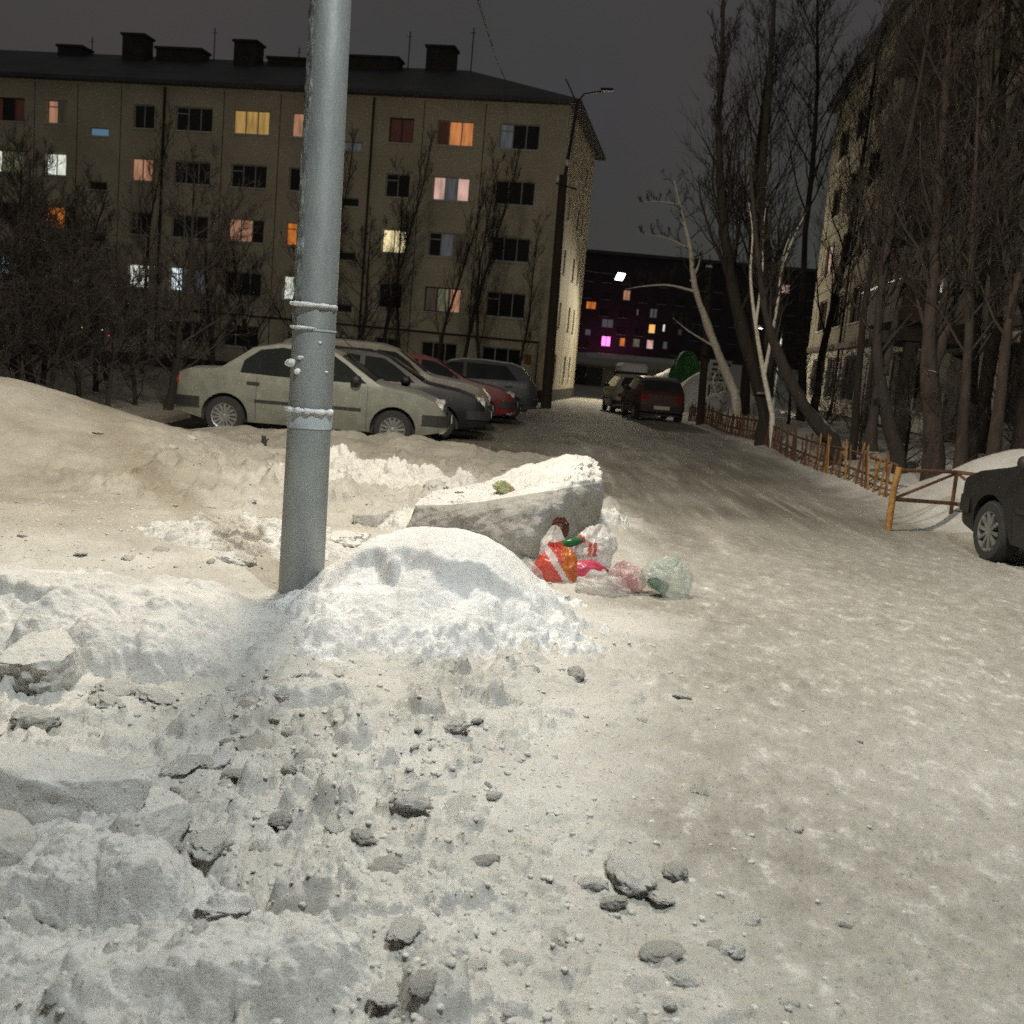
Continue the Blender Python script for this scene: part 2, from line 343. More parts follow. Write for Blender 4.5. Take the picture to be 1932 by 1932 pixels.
# ------------------------------------------------------------------ ground
def edge_r(y): return 4.75 + .028 * (y - 10) + .12 * np.sin(y * .7)
def edge_l(y): return np.where(y > 9.5, .95 + .004 * (y - 10), .95 - .07 * (9.5 - y)) + .18 * np.sin(y * 1.3)
def H(x, y, detail=True):
    x = np.asarray(x, float); y = np.asarray(y, float)
    h = -.35 * sstep(30, 50, y) + .9 * sstep(75, 110, y) + 3.0 * sstep(110, 175, y)
    er = edge_r(y)
    bank = sstep(-.1, .9, x - er) * (.24 + .1 * fbm(x, y, .8, 3, 3)) + sstep(.6, 2.2, x - er) * .16
    bank = bank * sstep(10.6, 13, y) * (1 - .6 * sstep(45, 60, y))
    h = h + bank + .62 * np.exp(-((x - 6.5) / 1.0) ** 2 - ((y - 13.9) / .8) ** 2)
    # smooth drift on the left, running towards the parked cars
    dd = np.sqrt(((x + 7.6) / 4.4) ** 2 + ((y - 12.4) / 4.2) ** 2)
    h = h + .80 * (1 - sstep(.22, 1.12, dd)) * (1 + .12 * fbm(x, y, .5, 3, 9))
    h = h + .10 * np.exp(-((x + 4.0) / 2.0) ** 2 - ((y - 7.5) / 1.3) ** 2)
    # churned strip between the road and the cars
    ch = (1 - sstep(-.3, .5, x - edge_l(y))) * sstep(8.0, 10.5, y) * (1 - sstep(16.4, 17.4, y)) * sstep(-5.2, -3.2, x)
    h = h + ch * (.03 + .20 * np.clip(ridged(x, y, .9, 5, 21) - .45, 0, 1) + .05 * fbm(x, y, 4, 4, 5))
    h = h + .24 * np.exp(-((y - (15.9 - .18 * (x + 2))) / .55) ** 2) * sstep(-5.5, -4.2, x) * (1 - sstep(-1.0, .4, x)) * (.6 + .5 * fbm(x, y, 2.1, 4, 33))
    # low shovelled apron on the near left
    ap = (1 - sstep(-.9, 1.1, x - (edge_l(y) - .35))) * (1 - sstep(5.6, 6.6, y))
    h = h + ap * (.03 + .05 * fbm(x, y, .9, 3, 41))
    if detail:
        near = 1 - sstep(9, 18, y)
        rough = np.clip(ap + ch, 0, 1)
        lum = ridged(x, y, 3.2, 4, 51)
        wx, wy = x + .05 * fbm(x, y, 6, 3, 201), y + .05 * fbm(x, y, 6, 3, 202)
        patch = sstep(-.15, .25, fbm(x, y, .8, 3, 203) + .25 * (1 - sstep(2.5, 4.5, y)))
        h = h + near * rough * (.07 * np.clip(lum - .5, 0, 1) + .05 * fbm(x, y, 3.5, 4, 61) * (.4 + .6 * patch)
            + (.3 + .7 * patch) * (.22 * lumps(wx, wy, 5.5, 301, .42) + .125 * lumps(wx, wy, 12, 311, .6) + .060 * lumps(wx, wy, 27, 321, .6)) + .008 * fbm(x, y, 40, 3, 71))
        h = h + (1 - sstep(12, 18, y)) * ch * (.24 * lumps(wx, wy, 2.6, 331, .55) + .13 * lumps(wx, wy, 6, 333, .55))
        rd = 1 - rough
        h = h + near * rd * (.020 * lumps(x, y, 9, 341, .22) + .022 * lumps(x, y, 20, 351, .35) + .016 * lumps(x, y, 45, 361, .4) + .004 * fbm(x, y, 45, 2, 95) + .010 * fbm(x, y, 5, 4, 81) + .010 * np.clip(fbm(x * 1.0, y * .7, 9, 3, 91) - .15, 0, 1))
        rut = np.exp(-((x - (1.55 + .02 * y)) / .22) ** 2) + np.exp(-((x - (3.3 + .02 * y)) / .22) ** 2)
        h = h - .022 * rut * sstep(6, 9, y)
    return h
def Hs(x, y): return float(H(np.array([x]), np.array([y]), False)[0])

def build_ground():
    nx = 900
    r = np.concatenate([1.9 * (9.5 / 1.9) ** np.linspace(0, 1, 560, endpoint=False), 9.5 * (17 / 9.5) ** np.linspace(0, 1, 140, endpoint=False), 17 * (230 / 17) ** np.linspace(0, 1, 150)])   # distance from a point behind the photographer
    ny = len(r)
    a = np.linspace(R_(-52), R_(52), nx)
    RR, AA = np.meshgrid(r, a, indexing='ij')
    X = RR * np.sin(AA); Y = RR * np.cos(AA) - .6
    Z = H(X, Y)
    pk = sstep(-.35, .45, X - edge_l(Y) + .5 * fbm(X, Y, 1.1, 4, 101)) * (1 - sstep(-.25, .35, X - edge_r(Y) + .3 * fbm(X, Y, 1.5, 3, 111)))
    pk = np.maximum(pk, sstep(16.3, 17.2, Y) * sstep(-7, -6, X) * (1 - sstep(1, 2, X)) * .8)
    # trodden hollow behind the near ridge
    pk = np.maximum(pk, .55 * np.exp(-((X + 1.75) / .8) ** 2 - ((Y - 6.35) / .3) ** 2))
    pk = pk * (.78 + .35 * vnoise(X * .9, Y * .9, None, 5)); pk = np.clip(pk, 0, 1)
    V = np.stack([X, Y, Z], -1).reshape(-1, 3)
    idx = np.arange(ny * nx).reshape(ny, nx)
    F = np.stack([idx[:-1, :-1], idx[:-1, 1:], idx[1:, 1:], idx[1:, :-1]], -1).reshape(-1, 4)
    fm = ((X - edge_l(Y) > 0) & (X - edge_r(Y) < 0) & (Y > .5) & (Y < 75))
    fmask = (fm[:-1, :-1] & fm[1:, 1:]).reshape(-1)
    OL = (sstep(5.6, 8.0, Y + .5 * fbm(X, Y, .9, 3, 18)) * sstep(.6, -.6, X - edge_l(Y)) * (.75 + .5 * vnoise(X * 1.1, Y * 1.1, None, 19)) * (1 - .55 * sstep(-3.6, -2.2, X) * (1 - sstep(11, 14, Y)))).reshape(-1)
    P = pk.reshape(-1); WN = (sstep(6.5, 12.5, Y - .25 * X + .6 * fbm(X, Y, .5, 3, 8)) * (1 - .5 * sstep(-1.3, .2, X - edge_r(Y))) * (1 - sstep(44, 54, Y))).reshape(-1)
    for nm, sel in (('road', fmask), ('snow_ground', ~fmask)):
        f = F[sel]; used = np.unique(f); rem = np.full(len(V), -1, dtype=np.int64); rem[used] = np.arange(len(used))
        o = link_mesh(nm, V[used], rem[f], M['ground'], None, True)
        at_ = o.data.attributes.new('packed', 'FLOAT', 'POINT'); at_.data.foreach_set('value', P[used].astype(np.float32))
        at_ = o.data.attributes.new('left_tone', 'FLOAT', 'POINT'); at_.data.foreach_set('value', OL[used].astype(np.float32))
        at_ = o.data.attributes.new('worn', 'FLOAT', 'POINT'); at_.data.foreach_set('value', WN[used].astype(np.float32))
        o['kind'] = 'structure'
    # the wide sheet under and around it
    g = np.linspace(-420, 420, 60); GX, GY = np.meshgrid(g, g, indexing='ij')
    GZ = np.full_like(GX, -.75) + np.where(GY > 160, 4.1 * sstep(150, 215, GY), 0)
    V = np.stack([GX, GY, GZ], -1).reshape(-1, 3); idx = np.arange(3600).reshape(60, 60)
    F = np.stack([idx[:-1, :-1], idx[1:, :-1], idx[1:, 1:], idx[:-1, 1:]], -1).reshape(-1, 4)
    link_mesh('terrain', V, F, M['drift'], None, True)['kind'] = 'structure'
build_ground()

# ------------------------------------------------------------------ snow heaps
def heap(name, cx, cy, rx, ry, fn, material, n=220, label=None, cat='snow heap', rot=0.0, group=None):
    g = np.linspace(-1.15, 1.15, n); A, B = np.meshgrid(g, g, indexing='ij')
    ca, sa = math.cos(rot), math.sin(rot)
    X = cx + (A * rx) * ca - (B * ry) * sa; Y = cy + (A * rx) * sa + (B * ry) * ca
    rr = np.sqrt(A * A + B * B) * (1 + sstep(.45, .95, np.sqrt(A * A + B * B)) * (.24 * fbm(X, Y, 2.2, 3, int(cx * 77) % 97) + .11 * fbm(X, Y, 8, 3, int(cx * 31) % 97)))
    Z = H(X, Y, False) + fn(X, Y, A, B, rr)
    Z = Z + (H(X, Y) - H(X, Y, False)) * sstep(.55, 1.0, rr) - .02 * sstep(.9, 1.06, rr) - .25 * np.clip(rr - 1.02, 0, 1)
    V = np.stack([X - cx, Y - cy, Z], -1).reshape(-1, 3); idx = np.arange(n * n).reshape(n, n)
    F = np.stack([idx[:-1, :-1], idx[1:, :-1], idx[1:, 1:], idx[:-1, 1:]], -1)
    keep = rr[:-1, :-1] < 1.25; F = F[keep]
    used = np.unique(F); rem = np.full(n * n, -1); rem[used] = np.arange(len(used))
    o = link_mesh(name, V[used], rem[F], material, None, True); o.location = (cx, cy, 0)
    return tag(o, label, cat, group)

def soft(rr, k=2.0): t = np.clip(1 - rr ** k, 0, 1); return t * t * (3 - 2 * t) * .45 + t * .55
def crumble(X, Y, s, a=1.0):
    wx, wy = X + .05 * fbm(X, Y, 6, 3, s), Y + .05 * fbm(X, Y, 6, 3, s + 1)
    return a * (.10 * lumps(wx, wy, 6, s, .4) + .05 * lumps(wx, wy, 14, s + 10, .5) + .025 * lumps(wx, wy, 30, s + 20, .5) + .008 * fbm(X, Y, 30, 3, s))
def mound_fn(X, Y, A, B, rr):
    prof = soft(rr, 1.7); h = .53 * prof
    # shovelled-out hollow along the near face, with a scalloped, undercut edge
    e = -.36 + .10 * (A - .1) + .16 * (A - .1) ** 2 - .05 * np.abs(np.sin(A * 9)) + 16 * .01 * fbm(X, Y, 3.5, 4, 7)
    cut = np.exp(-((A + .02) / .62) ** 4) * sstep(.015, -.035, B - e) * sstep(-1.05, -.50, B)
    h = h - .12 * cut * (1 + .45 * fbm(X, Y, 5, 3, 57)) * (.85 + .15 * np.sin(A * 17 + 4 * fbm(X, Y, 3, 2, 9)))
    edge = sstep(-.15, -.5, B) + .6 * sstep(.35, .8, A)
    h = h + np.clip(prof * 3, 0, 1) * (.022 * fbm(X, Y, 2.4, 3, 11) + .010 * fbm(X, Y, 16, 3, 13)) + crumble(X, Y, 411, .55) * np.clip(edge, .06, 1) * np.clip(prof * 5, 0, 1)
    return h
heap('snow_mound', -.40, 6.0, .90, 1.02, mound_fn, M['snow'], 300, 'rounded white snow mound ploughed up against the foot of the steel lamp pole', rot=-.08)

def ridge_fn(X, Y, A, B, rr):
    Bn = B / (.95 + .22 * fbm(X, Y, 2.2, 3, 5)); prof = np.clip(1 - np.abs(A) ** 4, 0, 1) * soft(np.abs(Bn), 2.2) * sstep(1.1, .9, np.abs(B)) * sstep(1.2, 1.02, rr)
    h = prof * (.29 + .10 * fbm(X, Y, 1.7, 3, 23)) * (1 - .75 * sstep(.55, .95, A))
    front = sstep(-.15, -.45, B) * sstep(.55, -.1, A)
    wx, wy = X + .08 * fbm(X, Y, 4, 3, 25), Y + .08 * fbm(X, Y, 4, 3, 26)
    h = h + front * np.clip(prof * 6, 0, 1) * .26 * lumps(wx, wy, 3.6, 431, .75, .3, .6)
    return h + np.clip(prof * 5, 0, 1) * (.05 * fbm(X, Y, 4, 5, 31) + crumble(X, Y, 441, .8) * (.35 + .65 * sstep(.1, -.3, B)))
heap('snow_ridge', -2.35, 5.05, 1.35, .78, ridge_fn, M['snow2'], 300, 'long lumpy ridge of shovelled snow running left from the steel pole', rot=.02)

def block_fn(hh, s):
    def fn(X, Y, A, B, rr):
        q = rr + .35 * fbm(X, Y, 5.5, 3, s + 30); top = sstep(0, 1, np.clip((1 - q) * 2.2, 0, 1)); low = np.clip((1.05 - rr) * 2.2, 0, 1)
        return top * (hh * .75 + .05 * fbm(X, Y, 3, 3, s) + .04 * A) + low * hh * .25 + crumble(X, Y, s * 10 + 500, .9) * low + .015 * fbm(X, Y, 12, 4, s + 3) * low
    return fn
def ugp(u, v, z=0.0): p = onground(u, v, z); return p[0], p[1]
x, y = ugp(170, 1690, .05); heap('snow_heap', x, y, .44, .17, block_fn(.10, 13), M['snow2'], 180, 'low white snow heap in front of the big flat-topped block', rot=-.15)
x, y = ugp(330, 1830, .05); heap('snow_heap', x, y, .50, .17, block_fn(.07, 17), M['clod'], 180, 'low crumbly snow heap near the bottom left corner', rot=.1)
x, y = ugp(560, 1320, .03); heap('snow_heap', x, y, .28, .17, block_fn(.06, 23), M['snow2'], 130, 'small low snow hump on the near apron below the pole')
x, y = ugp(100, 1560, .05); heap('snow_heap', x, y, .42, .30, block_fn(.08, 27), M['snow2'], 180, 'snow heap the big flat-topped block is bedded in')

x, y = ugp(700, 895, .12); heap('snow_ridge', x, y, 1.25, .75, lambda X, Y, A, B, rr: soft(rr, 1.6) * (.20 + .08 * fbm(X, Y, 1.6, 4, 91)) + np.clip(soft(rr, 2) * 5, 0, 1) * (crumble(X, Y, 921, 1.5) + .26 * lumps(X + .08 * fbm(X, Y, 4, 3, 93), Y + .08 * fbm(X, Y, 4, 3, 94), 2.6, 931, .5)), M['clod'], 240, 'broken ridge of churned snow between the steel pole and the tilted slab', rot=-.2)
x, y = ugp(470, 1010, .08); heap('snow_heap', x, y, .85, .5, lambda X, Y, A, B, rr: soft(rr, 1.6) * (.11 + .06 * fbm(X, Y, 2, 4, 95)) + np.clip(soft(rr, 2) * 5, 0, 1) * (crumble(X, Y, 941, 1.4) + .22 * lumps(X + .08 * fbm(X, Y, 4, 3, 96), Y + .08 * fbm(X, Y, 4, 3, 97), 3.2, 951, .55)), M['snow2'], 220, 'crumbled white heap of snow lumps just left of the steel pole')
x, y = ugp(800, 985, .10); heap('snow_heap', x, y, .42, .38, lambda X, Y, A, B, rr: soft(rr, 1.6) * (.17 + .06 * fbm(X, Y, 2.4, 4, 98)) + np.clip(soft(rr, 2) * 5, 0, 1) * (crumble(X, Y, 961, 1.5) + .2 * lumps(X + .06 * fbm(X, Y, 4, 3, 99), Y + .06 * fbm(X, Y, 4, 3, 89), 4, 971, .55)), M['clod'], 180, 'crumbly snow heap burying the low left end of the tilted slab')
x, y = ugp(1135, 985, .06); heap('snow_heap', x, y, .28, .55, lambda X, Y, A, B, rr: soft(rr, 1.5) * (.10 + .05 * fbm(X, Y, 2.4, 4, 88)) + np.clip(soft(rr, 2) * 5, 0, 1) * crumble(X, Y, 981, 1.8), M['snow2'], 160, 'strip of crumbled snow at the right foot of the tilted slab, beside the road')
# ---- tilted slab of compacted snow
def build_slab():
    rows_n = 150
    key = np.array([   # rows: underside front, front mid, front top edge, top mid, top back, back foot ; columns left -> right
        [(-.88, 8.75, -.08), (-.42, 8.52, -.08), (.06, 8.22, -.10), (.40, 8.62, -.08), (.72, 9.35, -.08)],
        [(-.84, 8.66, .10), (-.40, 8.40, .16), (.08, 8.14, .22), (.44, 8.42, .36), (.74, 9.00, .36)],
        [(-.78, 8.70, .29), (-.38, 8.50, .37), (.08, 8.36, .50), (.46, 8.50, .58), (.74, 8.98, .58)],
        [(-.72, 9.0, .33), (-.33, 8.95, .42), (.14, 8.90, .55), (.48, 9.05, .70), (.72, 9.35, .68)],
        [(-.62, 9.35, .31), (-.22, 9.45, .42), (.2, 9.55, .60), (.46, 9.65, .68), (.68, 9.72, .62)],
        [(-.55, 9.6, -.08), (-.18, 9.75, -.08), (.2, 9.9, -.08), (.46, 9.95, -.08), (.66, 9.85, -.08)]], float)
    def interp(K, n, ax):
        m = K.shape[ax]; t = np.linspace(0, m - 1, n); i = np.clip(t.astype(int), 0, m - 2); f = t - i
        sh = [1, 1, 1]; sh[ax] = n; f = f.reshape(sh)
        c = lambda k: np.take(K, np.clip(i + k, 0, m - 1), axis=ax)
        p0, p1, p2, p3 = c(-1), c(0), c(1), c(2)
        return .5 * (2 * p1 + (p2 - p0) * f + (2 * p0 - 5 * p1 + 4 * p2 - p3) * f ** 2 + (3 * p1 - p0 - 3 * p2 + p3) * f ** 3)
    G = interp(interp(key, 150, 0), 190, 1)
    c = np.array([0, 9.0, .3]); D = G - c; D /= np.linalg.norm(D, axis=-1, keepdims=True) + 1e-9
    s = G[..., 0] * 1.0; q = G[..., 1] * .7 + G[..., 2] * 1.3
    amp = fbm(s, q, 2.2, 4, 5) * .05 + fbm(s, q, 9, 4, 15) * .022
    topw = sstep(.38, .46, np.linspace(0, 1, 150))[:, None]
    amp = amp + topw * (.05 * np.clip(ridged(s, q, 5, 3, 25) - .5, 0, 1) + .015 * fbm(s, q, 20, 2, 35) + crumble(G[..., 0], G[..., 1], 611, .9)) + (1 - topw) * .05 * fbm(G[..., 0] * 2.2, G[..., 2] * .8, 2.2, 4, 45)
    G = G + D * amp[..., None]
    V = G.reshape(-1, 3); idx = np.arange(150 * 190).reshape(150, 190)
    F = [tuple(map(int, q)) for q in np.stack([idx[:-1, :-1], idx[:-1, 1:], idx[1:, 1:], idx[1:, :-1]], -1).reshape(-1, 4)]
    r2_ = (np.arange(149)[:, None] * np.ones(189)[None, :]).reshape(-1)
    F.append(tuple(int(i) for i in idx[:, 0])); F.append(tuple(int(i) for i in idx[::-1, -1]))
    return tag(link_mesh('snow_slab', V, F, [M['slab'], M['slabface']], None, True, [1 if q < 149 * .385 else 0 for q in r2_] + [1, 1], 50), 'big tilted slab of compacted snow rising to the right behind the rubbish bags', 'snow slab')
build_slab()

# ---- clods
def rock_mesh(seed, flat=.75, n=3, mtl='clod', jag=.17):
    import bmesh
    bm = bmesh.new(); bmesh.ops.create_icosphere(bm, subdivisions=n, radius=1.0)
    co = np.array([v.co[:] for v in bm.verts])
    rr = 1 + jag * 1.6 * fbm(co[:, 0], co[:, 1], 1.1, 3, seed, z=co[:, 2]) + .12 * fbm(co[:, 0], co[:, 1], 4, 2, seed + 5, z=co[:, 2])
    # knock a few flat facets into it
    r2 = np.random.default_rng(seed)
    rr = rr + .16 * fbm(co[:, 0], co[:, 1], 2.6, 3, seed + 9, z=co[:, 2]) + .10 * (1 - np.abs(fbm(co[:, 0], co[:, 1], 3.3, 3, seed + 11, z=co[:, 2])) * 3)
    P = co * rr[:, None]
    for _ in range(6):
        d = r2.normal(size=3); d /= np.linalg.norm(d); k = r2.uniform(.55, .8); s = P @ d
        P = P - np.clip(s - k, 0, None)[:, None] * d * .35
    P = P * (1 + .09 * fbm(co[:, 0], co[:, 1], 6, 3, seed + 21, z=co[:, 2]) * 1.5 + .08 * fbm(co[:, 0], co[:, 1], 14, 2, seed + 22, z=co[:, 2]))[:, None]
    P[:, 2] *= flat; P[:, 0] *= 1.15
    F = [[v.index for v in f.verts] for f in bm.faces]; bm.free()
    return P, np.array(F)
ROCKS = [rock_mesh(100 + i, .66 + .09 * (i % 4), 4) for i in range(8)]
ROCKME = []
for i, (P, F) in enumerate(ROCKS):
    for key in ('clod', 'dirtyclod', 'snow'):
        me = bpy.data.meshes.new('snow_clod'); me.from_pydata([tuple(p) for p in P], [], [tuple(map(int, f)) for f in F]); me.materials.append(M[key])
        me.polygons.foreach_set('use_smooth', np.ones(len(me.polygons), dtype=bool)); me.set_sharp_from_angle(angle=R_(60)); ROCKME.append(me)
def snow_block(u, v, z, size, seed, mtl, label, rz=0.0):
    '''a broken chunk of the snow crust: facetted, flat on top, bedded in the snow'''
    P, F = rock_mesh(seed, 1.0, 5, jag=.20); r2 = np.random.default_rng(seed)
    for _ in range(7):
        d = r2.normal(size=3); d[2] *= .35; d /= np.linalg.norm(d); k = r2.uniform(.55, .72); P = P - np.clip(P @ d - k, 0, None)[:, None] * d * .85
    P[:, 2] -= np.clip(P[:, 2] - .55, 0, None) * .88
    P = P * (1 + .05 * fbm(P[:, 0], P[:, 1], 5, 4, seed + 40, z=P[:, 2]) + .03 * fbm(P[:, 0], P[:, 1], 14, 2, seed + 41, z=P[:, 2]))[:, None] * np.array(size)
    p = onground(u, v, z); o = link_mesh('snow_block', P, [tuple(map(int, f)) for f in F], M[mtl], None, True, None, 55)
    o.location = (p[0], p[1], float(H(np.array([p[0]]), np.array([p[1]]))[0]) + size[2] * .25); o.rotation_euler = (r2.normal() * .08, r2.normal() * .08, rz); return tag(o, label, 'snow block')
snow_block(95, 1520, .10, (.30, .20, .20), 711, 'snow2', 'big flat-topped snow block at the left edge, in the shade of the pole', -.1)
snow_block(285, 1572, .03, (.15, .13, .11), 722, 'clod', 'low broken snow block just right of the big flat-topped one', .4)
snow_block(80, 1268, .10, (.22, .16, .20), 733, 'clod', 'grey snow block broken out of the front of the long ridge', .2)
snow_block(5, 1650, .05, (.12, .12, .16), 744, 'dirtyclod', 'dark upright snow block cut off at the left edge below the flat-topped one', .2)
snow_block(705, 985, .06, (.24, .16, .14), 755, 'dirtyclod', 'brownish snow block right of the pole between the churned ridge and the mound', .3)
snow_block(640, 1025, .04, (.20, .15, .13), 766, 'clod', 'snow block half hidden by the right side of the pole', -.2)
snow_block(500, 1030, .05, (.18, .14, .12), 777, 'clod', 'snow block at the left side of the pole, in the crumbled heap', .5)
snow_block(800, 905, .12, (.22, .16, .12), 788, 'clod', 'snow block where the churned ridge meets the tilted slab', .1)
def clod(x, y, s, kind, label, group=None, sc=(1, 1, 1), name='snow_clod', lift=.04, var=None):
    o = bpy.data.objects.new(name, ROCKME[(int(rng.integers(8)) if var is None else var) * 3 + kind]); COL.objects.link(o)
    z = float(H(np.array([x]), np.array([y]))[0])
    o.location = (x, y, z + s * lift * sc[2]); o.scale = (s * sc[0], s * sc[1], s * sc[2]); o.rotation_euler = (rng.normal() * .15, rng.normal() * .15, rng.uniform(0, 6.28))
    return tag(o, label, 'snow clod', group)
BIG = [  # u, v(base), half size in u, material, label
    (472, 1418, 42, 1, 'dark grey angular ice lump on the apron below the pole shadow'),
    (446, 1478, 26, 1, 'small flat dark lump below the dark angular one'),
    (1190, 1668, 58, 0, 'widest grey clod in the middle of the trampled foreground'),
    (1119, 1670, 26, 0, 'upright knobbly clod just left of the widest grey clod'),
    (1278, 1648, 30, 1, 'dark clod touching the right end of the widest grey clod'),
    (860, 1545, 52, 0, 'broad crumbly clod lying in a line of clods below the mound'),
    (772, 1552, 34, 0, 'rounded grey clod left of the broad crumbly clod'),
    (858, 1388, 24, 0, 'two-humped clod alone on the pale snow below the mound'),
    (1086, 1280, 20, 1, 'dark round lump at the lower right foot of the white mound'),
    (1000, 1272, 24, 1, 'dark crumbled lump left of the round one at the mound foot'),
    (1066, 1198, 14, 1, 'dark pointed lump stuck in the right flank of the white mound'),
    (682, 1608, 24, 1, 'round dark clod left of centre in the foreground'),
    (385, 1672, 40, 0, 'round ochre-grey clod right of the low white heap'),
    (1245, 1808, 34, 1, 'dark clod in the small pile at bottom centre right'),
    (1222, 1865, 34, 0, 'grey clod at the bottom of the small pile at centre right'),
    (1385, 1790, 30, 0, 'pale crumbled clod right of the small dark pile'),
    (886, 1842, 30, 0, 'standing flat shard of snow crust near bottom centre'),
    (760, 1812, 36, 0, 'grey block beside the standing shard'),
    (575, 1870, 44, 0, 'large block with a snow cap at the bottom left of centre'),
    (728, 1905, 44, 0, 'wide flat block on the bottom edge of the picture'),
    (415, 1772, 48, 2, 'long white plate of snow crust near the lower left'),
    (75, 1745, 48, 1, 'dark wedge-shaped lump at the lower left edge'),
    (340, 1450, 36, 0, 'square flat clod in the shade of the pole'),
    (405, 1445, 28, 2, 'white plate of crust leaning beside the dark ice lump'),
    (255, 1553, 16, 2, 'small white cube of snow between the two snow blocks'),
    (55, 1385, 34, 0, 'left rounded clod in the heap under the ridge'),
    (130, 1375, 36, 0, 'middle clod in the heap under the ridge, with a flat top'),
    (190, 1350, 34, 0, 'right clod in the heap under the ridge'),
    (215, 1318, 40, 0, 'grey block fallen from the ridge front'),
    (285, 1325, 44, 0, 'dark-sided block at the right end of the ridge front'),
    (520, 1330, 40, 0, 'flat block of snow at the edge of the pole shadow'),
    (1050, 1115, 30, 2, 'small white lump in front of the orange bag'),
    (820, 930, 30, 0, 'low clod left of the tilted slab in the churned strip'),
    (440, 1050, 34, 2, 'white crumbled clod left of the pole foot'),
]
for u, v, hs, k, lab in BIG:
    p = onground(u, v, .03 if v > 1250 else .08); d = math.hypot(p[0], p[1])
    s = hs * .53 / FPX * d * .95
    flat = .36 if ('flat' in lab or 'plate' in lab or 'shard' in lab) else (.55 if hs > 40 else .72)
    clod(p[0], p[1] + s * .6, s, k, lab, 'larger snow clods', (1.15, .85, flat))
# many alike small clods: denser towards the near left
def dens(x, y):
    a = 1 - sstep(-.7, .9, x - (edge_l(np.array(y)) - .2)); n = float(vnoise(np.array([x * 1.3]), np.array([y * 1.3]), None, 77)[0])
    base = a * (.30 + 1.0 * max(0, n - .35)) + .025
    if y > 6.7: base *= 2.0 if -4 < x < edge_l(np.array(y)) + .3 else .12
    return base
cnt = 0; tries = 0
while cnt < 250 and tries < 9000:
    tries += 1
    r = 2.2 * (6.2 ** rng.random()); a = rng.uniform(-.56, .42); x, y = r * math.sin(a), r * math.cos(a)
    if rng.random() > dens(x, y): continue
    if (x + .47) ** 2 + (y - 6.0) ** 2 < .75 or (-1.6 < x < .9 and 8 < y < 10.2) or math.hypot(x + 1.25, y - 6.35) < .3: continue
    s = .012 + .030 * rng.random() ** 2.0 * (1.6 if y > 7 else 1)
    clod(x, y, s, 1 if rng.random() < .22 else 0, 'small grey snow clod lying loose on the trampled snow', 'small snow clods scattered on the snow', (rng.uniform(.8, 1.5), rng.uniform(.7, 1.1), rng.uniform(.4, .75))); cnt += 1
def crumbs():
    Vs = []; Fs = []; b = 0; small = [rock_mesh(300 + i, .62, 2, jag=.3) for i in range(8)]
    c = 0
    while c < 6500:
        r = 2.1 * (5.5 ** rng.random()); a = rng.uniform(-.58, .46); x, y = r * math.sin(a), r * math.cos(a)
        if rng.random() > dens(x, y) * 1.2: continue
        P, F = small[int(rng.integers(8))]
        s = .0025 + .011 * rng.random() ** 3.2
        t = rng.uniform(0, 6.28); ca, sa = math.cos(t), math.sin(t)
        Q = P * s; Q = np.stack([Q[:, 0] * ca - Q[:, 1] * sa, Q[:, 0] * sa + Q[:, 1] * ca, Q[:, 2]], -1)
        Vs.append((Q, x, y, s)); Fs.append(F + b); b += len(P); c += 1
    zz = H(np.array([q[1] for q in Vs]), np.array([q[2] for q in Vs]))
    V = np.concatenate([q[0] + np.array([q[1], q[2], z + q[3] * .12]) for q, z in zip(Vs, zz)]); F = np.concatenate(Fs)
    o = link_mesh('snow_crumbs', V, F, M['clod'], None, True)
    tag(o, 'fine crumbs of broken snow strewn over the trampled ground', 'snow crumbs', None, 'stuff')
crumbs()

# ------------------------------------------------------------------ apartment building A (facing us)
A0 = np.array([1.02, 50.0]); AL = np.array([-.9874, .1584]); AN = np.array([.1584, .9874])   # along the front (leftwards), into the house
GA = -.55                                    # ground level at its foot
def fA(s, d, z): p = A0 + AL * s + AN * d; return (p[0], p[1], z)          # front: s leftwards, d inwards
def rel(fn, o): return lambda a, b, c: tuple(np.array(fn(a, b, c)) - o)

def wall_with_holes(mb, fn, s0, s1, z0, z1, holes, depth=.22, m=0, mr=1):
    ss = sorted({s0, s1, *[h[0] for h in holes], *[h[1] for h in holes]}); zs = sorted({z0, z1, *[h[2] for h in holes], *[h[3] for h in holes]})
    for i in range(len(ss) - 1):
        for j in range(len(zs) - 1):
            cs, cz = (ss[i] + ss[i + 1]) / 2, (zs[j] + zs[j + 1]) / 2
            if any(h[0] < cs < h[1] and h[2] < cz < h[3] for h in holes): continue
            mb.add([fn(ss[i], 0, zs[j]), fn(ss[i + 1], 0, zs[j]), fn(ss[i + 1], 0, zs[j + 1]), fn(ss[i], 0, zs[j + 1])], [(0, 1, 2, 3)], m)
    for a, b, c, d in holes:
        for P in (((a, c), (b, c)), ((b, c), (b, d)), ((b, d), (a, d)), ((a, d), (a, c))):
            mb.add([fn(P[0][0], 0, P[0][1]), fn(P[1][0], 0, P[1][1]), fn(P[1][0], depth, P[1][1]), fn(P[0][0], depth, P[0][1])], [(0, 1, 2, 3)], mr)

